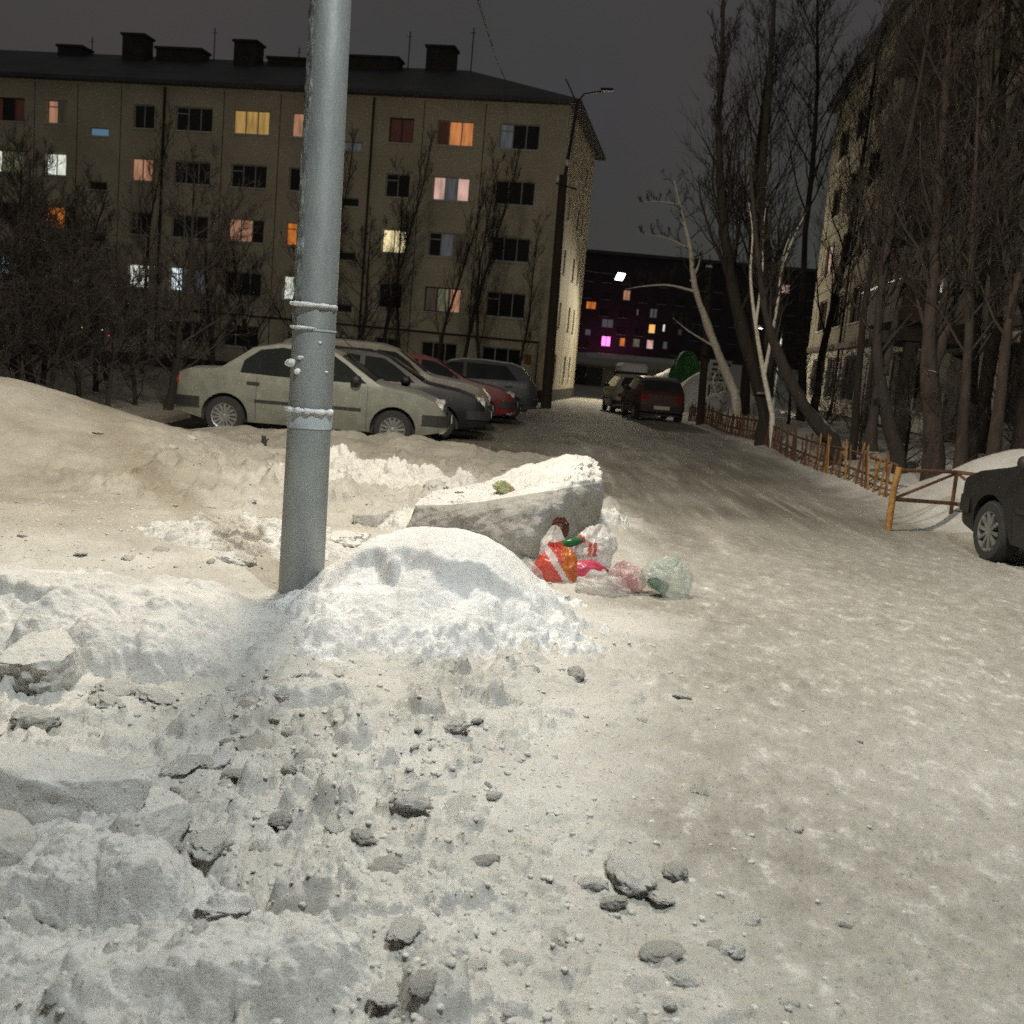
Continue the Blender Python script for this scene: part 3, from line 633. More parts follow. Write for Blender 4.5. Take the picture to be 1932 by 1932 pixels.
GL = {
 'dark': M['glass'],
 'darkred': glow('dim_red_curtain', (.30, .085, .055), .10, 3), 'orange': glow('orange_curtain', (1.0, .36, .12), .62, 2.2), 'yellow': glow('yellow_curtain', (.95, .58, .17), .50, 2.5),
 'peach': glow('peach_room', (1.0, .50, .30), .42, 2), 'pink': glow('pale_pink_room', (1.0, .62, .52), .72, 1), 'cream': glow('cream_room', (1.0, .83, .45), 1.15, 1.5),
 'white': glow('white_room', (.95, 1.0, .86), .95, 1.6), 'cold': glow('cold_white_room', (.85, .97, 1.0), 1.3, 1.4), 'cyan': glow('cyan_room', (.42, .80, 1.0), .85, 1.4),
 'olive': glow('dim_olive_room', (.55, .55, .32), .22, 2), 'grey': glow('dim_grey_curtain', (.45, .48, .52), .16, 3), 'blue': glow('blue_stair_window', (.22, .42, .60), .34), 'brown': glow('dim_brown_room', (.40, .30, .22), .10, 2),
 'deep': glow('deep_orange_room', (1.0, .30, .05), .62, 2), 'magenta': glow('magenta_grow_light', (1.0, .16, .62), 2.6), 'bright': glow('bright_white_window', (.95, .95, 1.0), 4.0), 'amber': glow('amber_room', (1.0, .55, .15), .9),
}
def window(fn, parent, a, b, c, d, panes, fm='frame', inset=.13, fw=.055, bar=.05, vent=None):
    """a window part with frame, sill and pane in the opening a-b (along), c-d (height); panes: list of glazing keys from a to b"""
    k = len(panes); mb = MB()
    mb.fbox(fn, a, a + fw, inset - .03, inset + .03, c, d); mb.fbox(fn, b - fw, b, inset - .03, inset + .03, c, d)
    mb.fbox(fn, a + fw, b - fw, inset - .03, inset + .03, c, c + fw); mb.fbox(fn, a + fw, b - fw, inset - .03, inset + .03, d - fw, d)
    for i in range(1, k):
        x = a + (b - a) * i / k; mb.fbox(fn, x - bar / 2, x + bar / 2, inset - .028, inset + .028, c + fw, d - fw)
    if vent is not None:
        i, h = vent; x0 = a + (b - a) * i / k + bar / 2; x1 = a + (b - a) * (i + 1) / k - bar / 2
        mb.fbox(fn, max(x0, a + fw), min(x1, b - fw), inset - .026, inset + .026, c + (d - c) * h - .025, c + (d - c) * h + .025)
    w = mb.build('window', M[fm], parent)
    keys = list(dict.fromkeys(panes)); pm = MB()
    for i, p in enumerate(panes):
        x0, x1 = a + fw + (b - a - 2 * fw) * i / k, a + fw + (b - a - 2 * fw) * (i + 1) / k
        pm.add([fn(x0, inset + .012, c + fw), fn(x1, inset + .012, c + fw), fn(x1, inset + .012, d - fw), fn(x0, inset + .012, d - fw)], [(0, 1, 2, 3)], keys.index(p))
    pm.build('pane', [GL[q] for q in keys], w)
    sb = MB(); sb.fbox(fn, a - .05, b + .05, -.09, inset - .035, c - .045, c - .003); sb.build('sill', M['frost'] if c > 0 else M[fm], w)
    return w

def building_A():
    o3 = np.array([*A0, GA]); root = empty('apartment_building', o3)
    tag(root, 'long five-storey yellowish apartment block with lit windows and dark hipped roof', 'building')
    fn = rel(fA, o3)
    W, D, EZ = 42.0, 12.0, 13.05
    cols = {0: (1.27, 3.14, 3), 1: (4.35, 6.10, 3), 2: (7.2, 8.38, 2), 4: (11.95, 13.16, 2), 5: (14.28, 16.10, 3), 6: (17.16, 19.05, 3), 7: (20.15, 21.25, 2), 9: (24.75, 25.85, 2), 10: (27.05, 28.9, 3), 11: (30.3, 32.1, 3), 12: (33.6, 34.8, 2), 14: (38.2, 39.4, 2)}
    stairs = [(9.62, 10.66), (22.52, 23.54), (35.8, 36.9)]
    tops = [12.13, 9.62, 7.08, 4.57, 2.02]; hgt = [1.12, 1.08, 1.1, 1.15, 1.05]
    lit = {(0, 0): ('dark', 'dark', 'grey'), (1, 0): ('orange', 'orange', 'darkred'), (2, 0): ('darkred', 'darkred'), (4, 0): ('peach', 'peach'), (5, 0): ('yellow', 'yellow', 'yellow'), (9, 0): ('brown', 'peach'), (10, 0): ('darkred', 'dark', 'darkred'),
           (7, 1): ('peach', 'peach'), (9, 1): ('white', 'white'), (10, 1): ('olive', 'olive', 'white'), (1, 1): ('pink', 'grey', 'pink'), (9, 2): ('deep', 'deep'), (5, 2): ('dark', 'peach', 'peach'), (4, 2): ('amber', 'deep'), (2, 2): ('cream', 'cream'), (1, 2): ('brown', 'grey', 'dark'),
           (10, 3): ('cyan', 'cyan', 'grey'), (9, 3): ('olive', 'olive'), (7, 3): ('white', 'white'), (6, 3): ('grey', 'grey', 'cold'), (4, 3): ('cold', 'white'), (1, 3): ('peach', 'olive', 'brown'), (11, 2): ('yellow', 'dark', 'yellow'), (12, 1): ('cream', 'cream')}
    holes = []; todo = []
    for ci, (a, b, k) in cols.items():
        for r in range(5):
            if r == 4 and ci == 4: continue
            h = (a, b, tops[r] - hgt[r] - GA, tops[r] - GA); holes.append(h)
            todo.append((h, lit.get((ci, r), ('dark',) * k), 'framed' if (ci, r) in ((2, 0), (10, 0), (1, 3)) else 'frame', (k - 1, .72) if (ci + r) % 3 == 0 else None))
    for i, (a, b) in enumerate(stairs):
        for r, z in enumerate((10.95, 8.4, 5.9, 3.45)):
            h = (a, b, z - .42 - GA, z - GA); holes.append(h); todo.append((h, ('blue',) if (i, r) == (1, 0) else (('grey',) if (i, r) == (0, 0) else ('dark',)), 'frame', None))
    wm = MB(); z0 = 0 - .3
    wf = lambda s, d, z: fn(s, d, z + GA)
    wall_with_holes(wm, wf, 0, W, .75, EZ - GA, holes)
    sh = [];
    for r in range(5):
        for a, b in ((2.6, 3.3), (6.4, 7.15), (8.6, 9.2)):
            if (r == 0 and a < 3) : continue
            sh.append((a, b, tops[r] - 1.25 - GA, tops[r] - .1 - GA))
    sfn = lambda s, d, z: fn(d * 1.0, s, z + GA)            # end wall: runs back from the corner; recess into the house
    wall_with_holes(wm, sfn, 0, D, .75, EZ - GA, sh)
    P = [wf(0, D, .75), wf(W, D, .75), wf(W, D, EZ - GA), wf(0, D, EZ - GA)]; wm.add(P, [(0, 1, 2, 3)])
    P = [wf(W, 0, .75), wf(W, D, .75), wf(W, D, EZ - GA), wf(W, 0, EZ - GA)]; wm.add(P, [(0, 1, 2, 3)])
    wm.build('wall', [M['wallA'], M['wallA']], root)
    # panel joints standing out as thin strips of mortar
    jm = MB()
    for s in (3.85, 6.75, 9.2, 11.3, 13.75, 16.6, 19.6, 21.9, 24.2, 26.5, 29.6, 32.9): jm.fbox(wf, s - .018, s + .018, -.006, .001, .8, EZ - GA - .1)
    for s in (2.2, 5.2, 7.8, 10.4): jm.fbox(sfn, s - .015, s + .015, -.006, .001, .8, EZ - GA - .1)
    jm.build('panel_joint', M['trim'], root)
    pb = MB(); pb.fbox(wf, -.06, W, -.06, D + .06, -.8, .747); pb.build('plinth', M['plinth'], root)
    for (h, panes, fm, vent) in todo: window(wf, root, *h, panes, fm, vent=vent)
    for h in sh: window(sfn, root, *h, ('dark',), 'framed')
    # hipped roof with overhang
    e = .55; zE = EZ - GA
    V = [wf(-e, -e, zE), wf(W + e, -e, zE), wf(W + e, D + e, zE), wf(-e, D + e, zE), wf(6.2, D / 2, zE + 2.7), wf(W - 6.2, D / 2, zE + 2.7)]
    V2 = [tuple(np.array(p) + (0, 0, .16)) for p in V]
    rm = MB(); rm.add(V2, [(0, 1, 5, 4), (2, 3, 4, 5), (1, 2, 5), (3, 0, 4)]); rm.add(V[:4], [(0, 1, 2, 3)])
    rm.add(V[:4] + V2[:4], [(0, 1, 5, 4), (1, 2, 6, 5), (2, 3, 7, 6), (3, 0, 4, 7)])
    roof = rm.build('roof', M['roof'], root)
    for s0, s1, d, z1 in ((24.4, 23.2, 4.2, 3.4), (22.7, 20.2, 4.6, 2.9), (18.2, 17.0, 4.2, 3.3), (16.6, 14.6, 4.8, 2.7), (9.6, 12.6, 4.6, 2.9), (6.9, 8.3, 5.2, 3.7), (28.6, 27.2, 5, 2.9)):
        a, b = min(s0, s1), max(s0, s1)
        c = MB(); c.fbox(wf, a, b, d, d + 1.0, zE + .6, zE + z1); c.fbox(wf, a - .08, b + .08, d - .08, d + 1.08, zE + z1 + .002, zE + z1 + .12)
        c.build('chimney', M['plinth'], roof)
    for s, z1 in ((19.9, 4.3), (15.2, 3.5), (9.3, 4.5), (6.0, 4.8), (26.9, 3.6)):
        c = MB(); c.tube([wf(s, 5.5, zE + 1.8), wf(s, 5.5, zE + z1)], .03, 5); c.bar(wf(s - .16, 5.5, zE + z1 - .25), wf(s + .16, 5.5, zE + z1 - .25), .02)
        c.build('antenna', M['darkmetal'], roof)
    # gas pipe over the ground-floor windows, drain pipe, doors, notice
    c = MB(); c.tube([wf(30, -.2, 3.02), wf(13, -.2, 3.05), wf(.45, -.2, 2.95), wf(.45, -.2, .1)], .05, 6); c.build('gas_pipe', M['wood'], root)
    for s in (9.15, 19.6): c = MB(); c.tube([wf(s, -.12, zE - .1), wf(s, -.12, .3)], .06, 6); c.build('drain_pipe', M['wood'], root)
    for s in (9.6, 22.4):
        c = MB(); c.fbox(wf, s, s + 1.1, -.03, .05, .1, 2.15); d = c.build('door', M['trim'], root)
        c = MB(); c.fbox(wf, s + .1, s + .16, -.08, -.032, 1.0, 1.25); c.build('handle', M['darkmetal'], d)
        c = MB(); c.fbox(wf, s - .4, s + 1.6, -1.3, -.07, 2.4, 2.52); c.build('entrance_canopy', M['frost'], root)
    c = MB(); c.fbox(wf, .75, 1.1, -.02, .001, 1.9, 2.35); c.build('notice_plate', M['orange'], root)
building_A()

# ------------------------------------------------------------------ apartment building B (right, seen along its wall)
B0 = np.array([13.2, 46.0]); BD = np.array([-.12510, -.99214]); BN = np.array([.99214, -.12510])
def fB(s, d, z): p = B0 + BD * s + BN * d; return (p[0], p[1], z)
def building_B():
    o3 = np.array([*B0, -.2]); root = empty('apartment_building', o3)
    tag(root, 'tall panel apartment block on the right behind the bare trees, seen sharply along its wall', 'building')
    f0 = rel(fB, o3); fn = lambda s, d, z: f0(s, d, z - .0)
    S0, S1, D, EZ = -9.0, 36.0, 12.0, 15.0
    wins = []; zt = [(1.05, 2.8)] + [(4.1 + 2.62 * i, 5.55 + 2.62 * i) for i in range(4)]
    for r, (c, d) in enumerate(zt):
        for a, b in ((-6.6, -4.2), (-2.0, .6), (2.3, 5.3), (11.0, 13.0), (14.6, 16.6), (22.6, 25.0), (27.4, 29.8), (32, 34.4)):
            if r > 0 and (a == 2.3 or a == -6.6): c2 = c - .0
            wins.append((a, b, c, d, r))
    lower = [(a, b, c, d) for a, b, c, d, r in wins if r == 0]; upper = [(a, b, c, d) for a, b, c, d, r in wins if r > 0]
    wm = MB(); wall_with_holes(wm, fn, S0, S1, .46, 3.2, lower); wm.build('ground_floor_wall', [M['wallB_lit'], M['wallB_lit']], root)
    wm = MB(); wall_with_holes(wm, fn, S0, S1, 3.2, EZ, upper)
    wm.add([fn(S0, 0, .46), fn(S0, D, .46), fn(S0, D, EZ), fn(S0, 0, EZ)], [(0, 1, 2, 3)]); wm.add([fn(S1, 0, .46), fn(S1, D, .46), fn(S1, D, EZ), fn(S1, 0, EZ)], [(0, 1, 2, 3)])
    wm.add([fn(S0, D, .46), fn(S1, D, .46), fn(S1, D, EZ), fn(S0, D, EZ)], [(0, 1, 2, 3)])
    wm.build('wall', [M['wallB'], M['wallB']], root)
    c = MB(); c.fbox(fn, S0 - .05, S1 + .05, .08, D, -.6, .455); c.build('plinth', M['plinth'], root)
    c = MB(); c.fbox(fn, S0 - .1, S1 + .1, -.16, -.002, 3.12, 3.34); c.build('string_course', M['trim'], root)
    c = MB()
    for s in (-7.4, -3.1, 1.45, 6.4, 10.1, 17.3, 21.9, 26.2, 30.9):
        c.fbox(fn, s - .03, s + .03, -.012, .0, .5, 3.1); c.fbox(fn, s - .03, s + .03, -.012, .0, 3.36, EZ - .2)
    for i in range(1, 5): c.fbox(fn, S0, S1, -.012, .0, 3.34 + 2.62 * i - .03, 3.34 + 2.62 * i + .03)
    c.build('panel_joint', M['trim'], root)
    for a, b, cc, d, r in wins:
        panes = ('dark',) * (2 if b - a < 2.5 else 3)
        if (a, r) == (2.3, 2): panes = ('brown', 'brown', 'dark')
        if (a, r) == (-6.6, 2): panes = ('magenta' if False else 'pink', 'dark')
        window(fn, root, a, b, cc, d, panes, 'frame' if a < 2 and r == 0 else 'framed')
    # balconies over the ground floor
    for i in range(4):
        for a, b in ((11.0, 16.8), (27.0, 31.4)):
            z = 3.5 + 2.62 * i; c = MB()
            c.fbox(fn, a, b, -1.1, -.17, z, z + .12); c.fbox(fn, a, b, -1.1, -1.04, z + .122, z + 1.1); c.fbox(fn, a, a + .06, -1.038, -.17, z + .122, z + 1.1); c.fbox(fn, b - .06, b, -1.038, -.17, z + .122, z + 1.1)
            bo = c.build('balcony', M['trim'], root)
            c = MB(); c.fbox(fn, a, b, -1.12, -1.02, z + 1.102, z + 1.16); c.build('rail', M['darkmetal'], bo)
    # porch on the near part
    c = MB(); c.fbox(fn, 17.4, 21.6, -1.9, -.17, 2.75, 3.05); c.fbox(fn, 17.5, 17.8, -1.8, -1.5, .2, 2.747); c.fbox(fn, 21.2, 21.5, -1.8, -1.5, .2, 2.747)
    c.build('porch', M['plinth'], root)
    c = MB(); c.fbox(fn, 18.6, 20.4, -.05, .0, .5, 2.6); d = c.build('door', M['trim'], root)
    c = MB(); c.fbox(fn, 18.75, 18.8, -.11, -.052, 1.3, 1.6); c.build('handle', M['darkmetal'], d)
    for a, b in ((11.6, 16.8), (22.3, 24.4)):
        c = MB(); c.fbox(fn, a, b, -.03, .08, -.3, .44); c.build('basement_window', M['glass'], root)
    c = MB(); c.fbox(fn, S0 - .4, S1 + .4, -.5, D + .5, EZ + .003, EZ + .3); c.build('roof', M['roof'], root)
    for s in (1.45, 10.1): c = MB(); c.tube([fn(s, -.12, EZ), fn(s, -.12, .3)], .06, 6); c.build('drain_pipe', M['trim'], root)
building_B()

# ------------------------------------------------------------------ far block and what stands before it
def building_C():
    Y = 180.0; x0 = at(1020, 560, Y)[0]; o3 = np.array([x0, Y, 3.6]); root = empty('apartment_building', o3)
    tag(root, 'dark distant block across the end of the street with a few small coloured lit windows', 'building')
    W = 62.0; zt = at(1230, 487, Y)[2] - 3.6
    lits = [(1567, 738, 17, 24, 'peach'), (1478, 763, 24, 18, 'deep'), (1634, 783, 18, 22, 'grey'), (1519, 808, 28, 20, 'grey'), (1630, 822, 16, 22, 'amber'), (1660, 820, 6, 18, 'white'),
            (1515, 853, 22, 24, 'magenta'), (1556, 855, 13, 20, 'deep'), (1591, 857, 17, 20, 'olive'), (1625, 861, 17, 22, 'pink'), (1663, 863, 11, 18, 'grey'), (1594, 780, 5, 14, 'olive'), (1700, 830, 10, 14, 'brown'), (1960, 722, 28, 20, 'pink'), (1470, 830, 14, 14, 'grey')]
    fn = lambda s, d, z: (s, d, z)
    holes = []; wl_ = []
    for x, y, w, h, key in lits:
        p = at(x / 1.32505, y / 1.32505, Y); k = Y / FPX * .4
        a = p[0] - x0; z = p[2] - 3.6; holes.append((a - w * k / 2, a + w * k / 2, z - h * k / 2, z + h * k / 2)); wl_.append((key, (x, y)))
    # dark windows on the same floors
    used = list(holes)
    for r in range(5):
        zc = 1.4 + 2.75 * r
        for i in range(19):
            a = 1.5 + 3.1 * i; h = (a - .75, a + .75, zc - .65, zc + .65)
            if all(h[1] < q[0] - .2 or h[0] > q[1] + .2 or h[3] < q[2] - .2 or h[2] > q[3] + .2 for q in used): holes.append(h); wl_.append(('dark', None)); used.append(h)
    wm = MB()
    wall_with_holes(wm, fn, 0, W, -2, zt, holes, .2)
    wm.add([(0, 0, -2), (0, 12, -2), (0, 12, zt), (0, 0, zt)], [(0, 1, 2, 3)]); wm.add([(W, 0, -2), (W, 12, -2), (W, 12, zt), (W, 0, zt)], [(0, 1, 2, 3)])
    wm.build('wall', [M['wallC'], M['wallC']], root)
    rb = MB(); rb.box(-.4, W + .4, -.5, 12.5, zt + .002, zt + .5); rb.build('roof', M['roof'], root)
    for h, (key, q) in zip(holes, wl_): window(fn, root, *h, (key, key) if h[1] - h[0] > 1.2 else (key,), 'framed', bar=.1)
building_C()
# the magenta plant lamp in that window throws its light on the snow below
li = bpy.data.lights.new('plant_lamp_light', 'POINT'); li.energy = 170; li.color = (1, .12, .5); li.shadow_soft_size = .4
lo = bpy.data.objects.new('plant_lamp_light', li); COL.objects.link(lo)
p = at(1530 / 1.32505, 868 / 1.32505, 175.5); lo.location = tuple(p)

def garage_row():
    Y = 88.0; a = at(1105, 700, Y); b = at(1185, 700, Y); o3 = np.array([a[0] - 6, Y, .1]); root = empty('garage', o3)
    tag(root, 'low dark shed with a snowy sloping roof at the end of the street', 'garage')
    w = b[0] - a[0] + 12; c = MB(); c.box(0, w, 0, 5, -.4, 1.5); c.build('wall', M['wallB'], root)
    c = MB(); c.add([(-.3, -.4, 1.51), (w + .3, -.4, 1.51), (w + .3, 5.4, 2.0), (-.3, 5.4, 2.0), (-.3, -.4, 1.66), (w + .3, -.4, 1.66), (w + .3, 5.4, 2.2), (-.3, 5.4, 2.2)], [(0, 3, 2, 1), (4, 5, 6, 7), (0, 1, 5, 4), (1, 2, 6, 5), (2, 3, 7, 6), (3, 0, 4, 7)]); c.build('roof', M['drift'], root)
    for i in range(3):
        c = MB(); c.box(1.2 + i * 3.6, 3.8 + i * 3.6, -.06, -.002, -.2, 1.3); d = c.build('door', M['darkmetal'], root)
        c = MB(); c.box(2.4 + i * 3.6, 2.5 + i * 3.6, -.12, -.062, .6, .75); c.build('handle', M['rim'], d)
garage_row()

# ------------------------------------------------------------------ steel lamp pole
def lamp_head(parent_root, lamp, pole_top, light_energy, light_col, axis, cone=172, blend=.35, size=.16, shine=30, mk='metal'):
    """the arm, head and lens of a street lamp, in coordinates relative to the root"""
    L = np.array(lamp); T = np.array(pole_top); ax = np.array(axis, float); ax /= np.linalg.norm(ax)
    c = MB(); c.tube([T, T + (0, 0, .25), T + ax * .5 + (0, 0, .5), L + (0, 0, .24) - ax * .3], .038, 8); c.build('lamp_arm', M[mk], parent_root, True, 40)
    sd = np.array([-ax[1], ax[0], 0]); fn = lambda a, b, cc: tuple(L + ax * a + sd * b + np.array([0, 0, cc]))
    c = MB(); c.fbox(fn, -.42, .34, -.14, .14, .10, .24); c.fbox(fn, -.38, -.20, -.13, .13, .02, .097); hd = c.build('lamp_head', M['darkmetal'], parent_root)
    c = MB(); c.fbox(fn, -.16, .30, -.12, .12, .085, .097); c.build('lens', glow('lamp_lens', light_col, shine), hd)
    li = bpy.data.lights.new('street_lamp_light', 'POINT' if cone >= 180 else 'SPOT'); li.energy = light_energy; li.color = light_col; li.shadow_soft_size = size
    if cone < 180: li.spot_size = R_(cone); li.spot_blend = blend
    lo = bpy.data.objects.new('street_lamp_light', li); COL.objects.link(lo); lo.parent = parent_root; lo.location = tuple(L + np.array([0, 0, -.10]))

def street_lamp():
    x, y = -1.25, 6.36; root = empty('street_lamp', (x, y, 0))
    tag(root, 'thick grey steel lamp pole with frost and snow-crusted straps, in the centre-left foreground', 'street lamp')
    Ht = 8.0; tp = np.array([-.06, .0, Ht])
    rad = lambda z: .137 - .0068 * z
    zs = [-.3, 0, .4, .8, 1.2, 1.6, 2.0, 2.6, 3.2, 4.0, 5.0, 6.0, 7.0, Ht]
    def ctr(z): return np.array([-.06 * z / Ht, 0, z])
    c = MB(); c.tube([ctr(z) for z in zs], [rad(z) for z in zs], 40); c.build('pole', M['metal'], root, True, 40)
    # rime on the windward left flank and across the upper shaft
    V = []; nz, na = 260, 34
    for i in range(nz):
        z = 1.66 + (Ht - 1.75) * (i / (nz - 1)) ** 1.3
        for j in range(na):
            a = R_(140 + 100 * j / (na - 1))
            k = max(0, float(math.sin(math.pi * j / (na - 1))) ** .5)
            V.append((z, a, k))
    V = np.array(V); nn = fbm(V[:, 1] * 3, V[:, 0] * 9, 2.0, 4, 3)
    rr = np.array([rad(z) for z in V[:, 0]]) - .002 + V[:, 2] * (.0035 + .012 * np.clip(nn + .1, -.05, 1))
    cc = np.array([ctr(z) for z in V[:, 0]]); P = cc + np.stack([rr * np.cos(V[:, 1]), rr * np.sin(V[:, 1]), np.zeros(len(rr))], -1)
    idx = np.arange(nz * na).reshape(nz, na); F = np.stack([idx[:-1, :-1], idx[:-1, 1:], idx[1:, 1:], idx[1:, :-1]], -1).reshape(-1, 4)
    link_mesh('rime', P, F, M['rime'], root, True)
    def lump(z, a0, a1, th, hgt, seed):
        V = []; F = []; n = 36; m = 8
        for i in range(n):
            a = a0 + (a1 - a0) * i / (n - 1); q = .55 + .75 * float(vnoise(np.array([a * 5.0]), np.array([z * 3.0]), None, seed)[0]); q *= min(1, 6 * min(i, n - 1 - i) / n + .25)
            for j in range(m):
                t = 2 * math.pi * j / m; r = rad(z) + .004 + th * q * (.5 + .5 * math.cos(t)); c0 = ctr(z)
                V.append((c0[0] + r * math.cos(a), c0[1] + r * math.sin(a), z + hgt * q * .5 * math.sin(t) + hgt * .3))
        for i in range(n - 1):
            for j in range(m): F.append((i * m + j, i * m + (j + 1) % m, (i + 1) * m + (j + 1) % m, (i + 1) * m + j))
        F.append(tuple(range(m))); F.append(tuple((n - 1) * m + j for j in range(m)))
        return V, F
    def band(z, h, th=.006):
        r = rad(z) + th; c = MB(); c0 = ctr(z)
        c.lathe([(r - th - .002, z - h / 2), (r, z - h / 2), (r, z + h / 2), (r - th - .002, z + h / 2)], (c0[0], c0[1], 0), 'z', 40)
        return c.build('strap', M['strap'], root, True, 30)
    for v, h, a0, a1, th, hg, s in ((578, .012, 3.3, 6.2, .026, .022, 1), (622, .010, 3.3, 5.0, .02, .018, 2), (785, .10, 3.4, 6.25, .030, .030, 3)):
        z = at(590, v, 6.22)[2]; b = band(z - (.03 if h > .05 else 0), h)
        V, F = lump(z + (.018 if h > .05 else .004), a0, a1, th, hg, s); c = MB(); c.add(V, F); c.build('snow_cap', M['frost'], b, True)
    for v, a, s in ((688, 3.7, .034), (676, 4.35, .016), (703, 4.2, .018), (645, 5.2, .010), (700, 5.6, .010)):
        z = at(590, v, 6.22)[2]; c0 = ctr(z); P, F = ROCKS[int(v) % 8]; r = rad(z) + s * .15
        link_mesh('snow_clump', P * np.array([s, s, s * 1.1]) + np.array([c0[0] + r * math.cos(a), c0[1] + r * math.sin(a), z]), [tuple(map(int, q)) for q in F], M['frost'], root, True)
    lamp_head(root, np.array(LAMP1) - (x, y, 0), tp, P1, C1, (LAMP1[0] - x, LAMP1[1] - y, 0), 180, size=.28)
M['rime'] = mat('rime_frost', (.30, .335, .33), (.045, .052, .052), .9, 22, .012, 70, stretch=(1, 1, .6))
M['strap'] = mat('strap_band', (.42, .47, .50), (.30, .33, .35), .6, 9)
street_lamp()
def other_lamp(x, y, base, lamp, e, c, label, axis, thin=.06):
    root = empty('street_lamp', (x, y, base)); tag(root, label, 'street lamp')
    o = np.array([x, y, base]); top = np.array([0, 0, lamp[2] - base - .25])
    m = MB(); m.tube([(0, 0, -.6), top * .5, top], [thin * 1.4, thin * 1.15, thin], 12); m.build('pole', M['metal'], root, True, 40)
    lamp_head(root, np.array(lamp) - o, top, e, c, axis)
other_lamp(LAMP2[0] + 1.9, LAMP2[1] - 2.2, 0, LAMP2, P2, C2, 'grey street lamp giving cool light over the near snow', (-1.9, 2.2, 0), .08)
other_lamp(LAMP3[0] + 1.2, LAMP3[1] + .6, -.4, LAMP3, P3, C3, 'small lit street lamp far down the yard between the tree trunks', (-1.2, -.6, 0))

# ------------------------------------------------------------------ utility pole, posts, wire
def utility_pole():
    b = at(1030, 772, 40.0); g = Hs(b[0], 40.0); root = empty('utility_pole', (b[0], 40.0, g)); tag(root, 'tall dark utility pole with a bent top arm at the corner of the yellowish block', 'utility pole')
    j = at(1063, 330, 40.0); t = at(1090, 192, 40.0); e = at(1152, 170, 39.5); o = np.array([b[0], 40.0, g])
    c = MB(); c.tube([(0, 0, -.4), (j - o) * .5, j - o], [.21, .18, .15], 14); c.build('pole', M['wood'], root, True, 40)
    c = MB(); c.tube([j - o - (0, 0, .8), t - o], [.07, .05], 8); c.build('pipe_extension', M['darkmetal'], root, True, 40)
    c = MB(); c.tube([t - o, t - o + (.2, 0, .28), e - o], .035, 6); c.tube([e - o - (.35, 0, .0), e - o + (.1, 0, .02)], .06, 6); c.tube([t - o - (0, 0, .1), t - o + (-.5, 0, .75)], .025, 5); c.build('arm', M['darkmetal'], root, True, 40)
    c = MB(); c.tube([j - o + (-.25, -.2, -.35), j - o + (.55, -.2, -.5)], .03, 6); c.build('crossbar', M['darkmetal'], root)
    for dx, dz in ((-.2, -.3), (.5, -.42), (.1, .28)):
        c = MB(); q = j - o + (dx, -.2, dz); c.lathe([(.02, 0), (.07, .03), (.07, .12), (.045, .15), (.045, .22), (0, .24)], tuple(q), 'z', 10); c.build('insulator', M['frost'], root, True)
utility_pole()
def floodlight():
    L = np.array(LAMP4); root = empty('floodlight', L); tag(root, 'square white floodlight shining on a bracket at the far corner of the yellowish block', 'floodlight')
    d = np.array([.45, -.75, -.55]); d /= np.linalg.norm(d); x = np.cross(d, [0, 0, 1]); x /= np.linalg.norm(x); u = np.cross(x, d)
    fn = lambda a, b, c: tuple(x * a + u * b + d * c)
    c = MB(); c.fbox(fn, -.30, .30, -.26, .26, -.16, -.02); c.build('housing', M['darkmetal'], root)
    c = MB(); c.fbox(fn, -.27, .27, -.23, .23, -.0195, -.01); c.build('lens', glow('floodlight_lens', (.95, .96, 1.0), 14), root)
    w = A0 + AN * 11.7 - L[:2]; c = MB(); c.tube([(w[0], w[1], .1), (0, 0.1, .1), fn(0, 0, -.15)], .035, 6); c.build('bracket', M['darkmetal'], root)
    li = bpy.data.lights.new('floodlight_light', 'SPOT'); li.energy = P4; li.color = C4; li.shadow_soft_size = .2; li.spot_size = R_(146); li.spot_blend = .6
    lo = bpy.data.objects.new('floodlight_light', li); COL.objects.link(lo); lo.parent = root; lo.location = fn(0, 0, .02)
    lo.rotation_euler = Vector(tuple(d)).to_track_quat('-Z', 'Y').to_euler()
floodlight()
def brown_post():
    b = at(1325, 770, 33.0); t = at(1338, 505, 33.3); g = Hs(b[0], 33.0); root = empty('wooden_post', (b[0], 33.0, g)); tag(root, 'reddish-brown wooden post standing behind the far end of the picket fence', 'post')
    o = np.array([b[0], 33.0, g]); c = MB(); c.tube([(0, 0, -.4), (t - o) * .5 + (.02, 0, 0), t - o], [.13, .11, .09], 10); c.build('post', M['bark2'], root, True, 40)
    c = MB(); c.lathe([(.1, 0), (.1, .06), (0, .09)], tuple(t - o), 'z', 10); c.build('cap', M['frost'], root, True)
brown_post()
p = at(955, 152, 53.0); q = at(917, 0, 22.0); dirv = q - p
c = MB(); pts = [p + dirv * t + np.array([0, 0, -1.1 * (1 - (2 * t / 1.8 - 1) ** 2)]) * .35 for t in np.linspace(0, 1.8, 16)]
c.tube(pts, .018, 5); tag(c.build('overhead_cable', M['plastic'], None, True), 'single thin overhead cable rising from the roof into the night sky', 'cable')
b = onground(497, 826, .22); gz_ = Hs(b[0], b[1]); c = MB(); c.tube([(0, 0, -.1), (.01, 0, .1), (.0, .01, .22)], [.035, .04, .028], 7); c.tube([(0, 0, .1), (.07, 0, .17)], .014, 5)
o = c.build('broken_stake', M['bark'], None, True); o.location = (b[0], b[1], gz_); tag(o, 'short broken dark stake poking out of the snow before the parked sedan', 'stake')

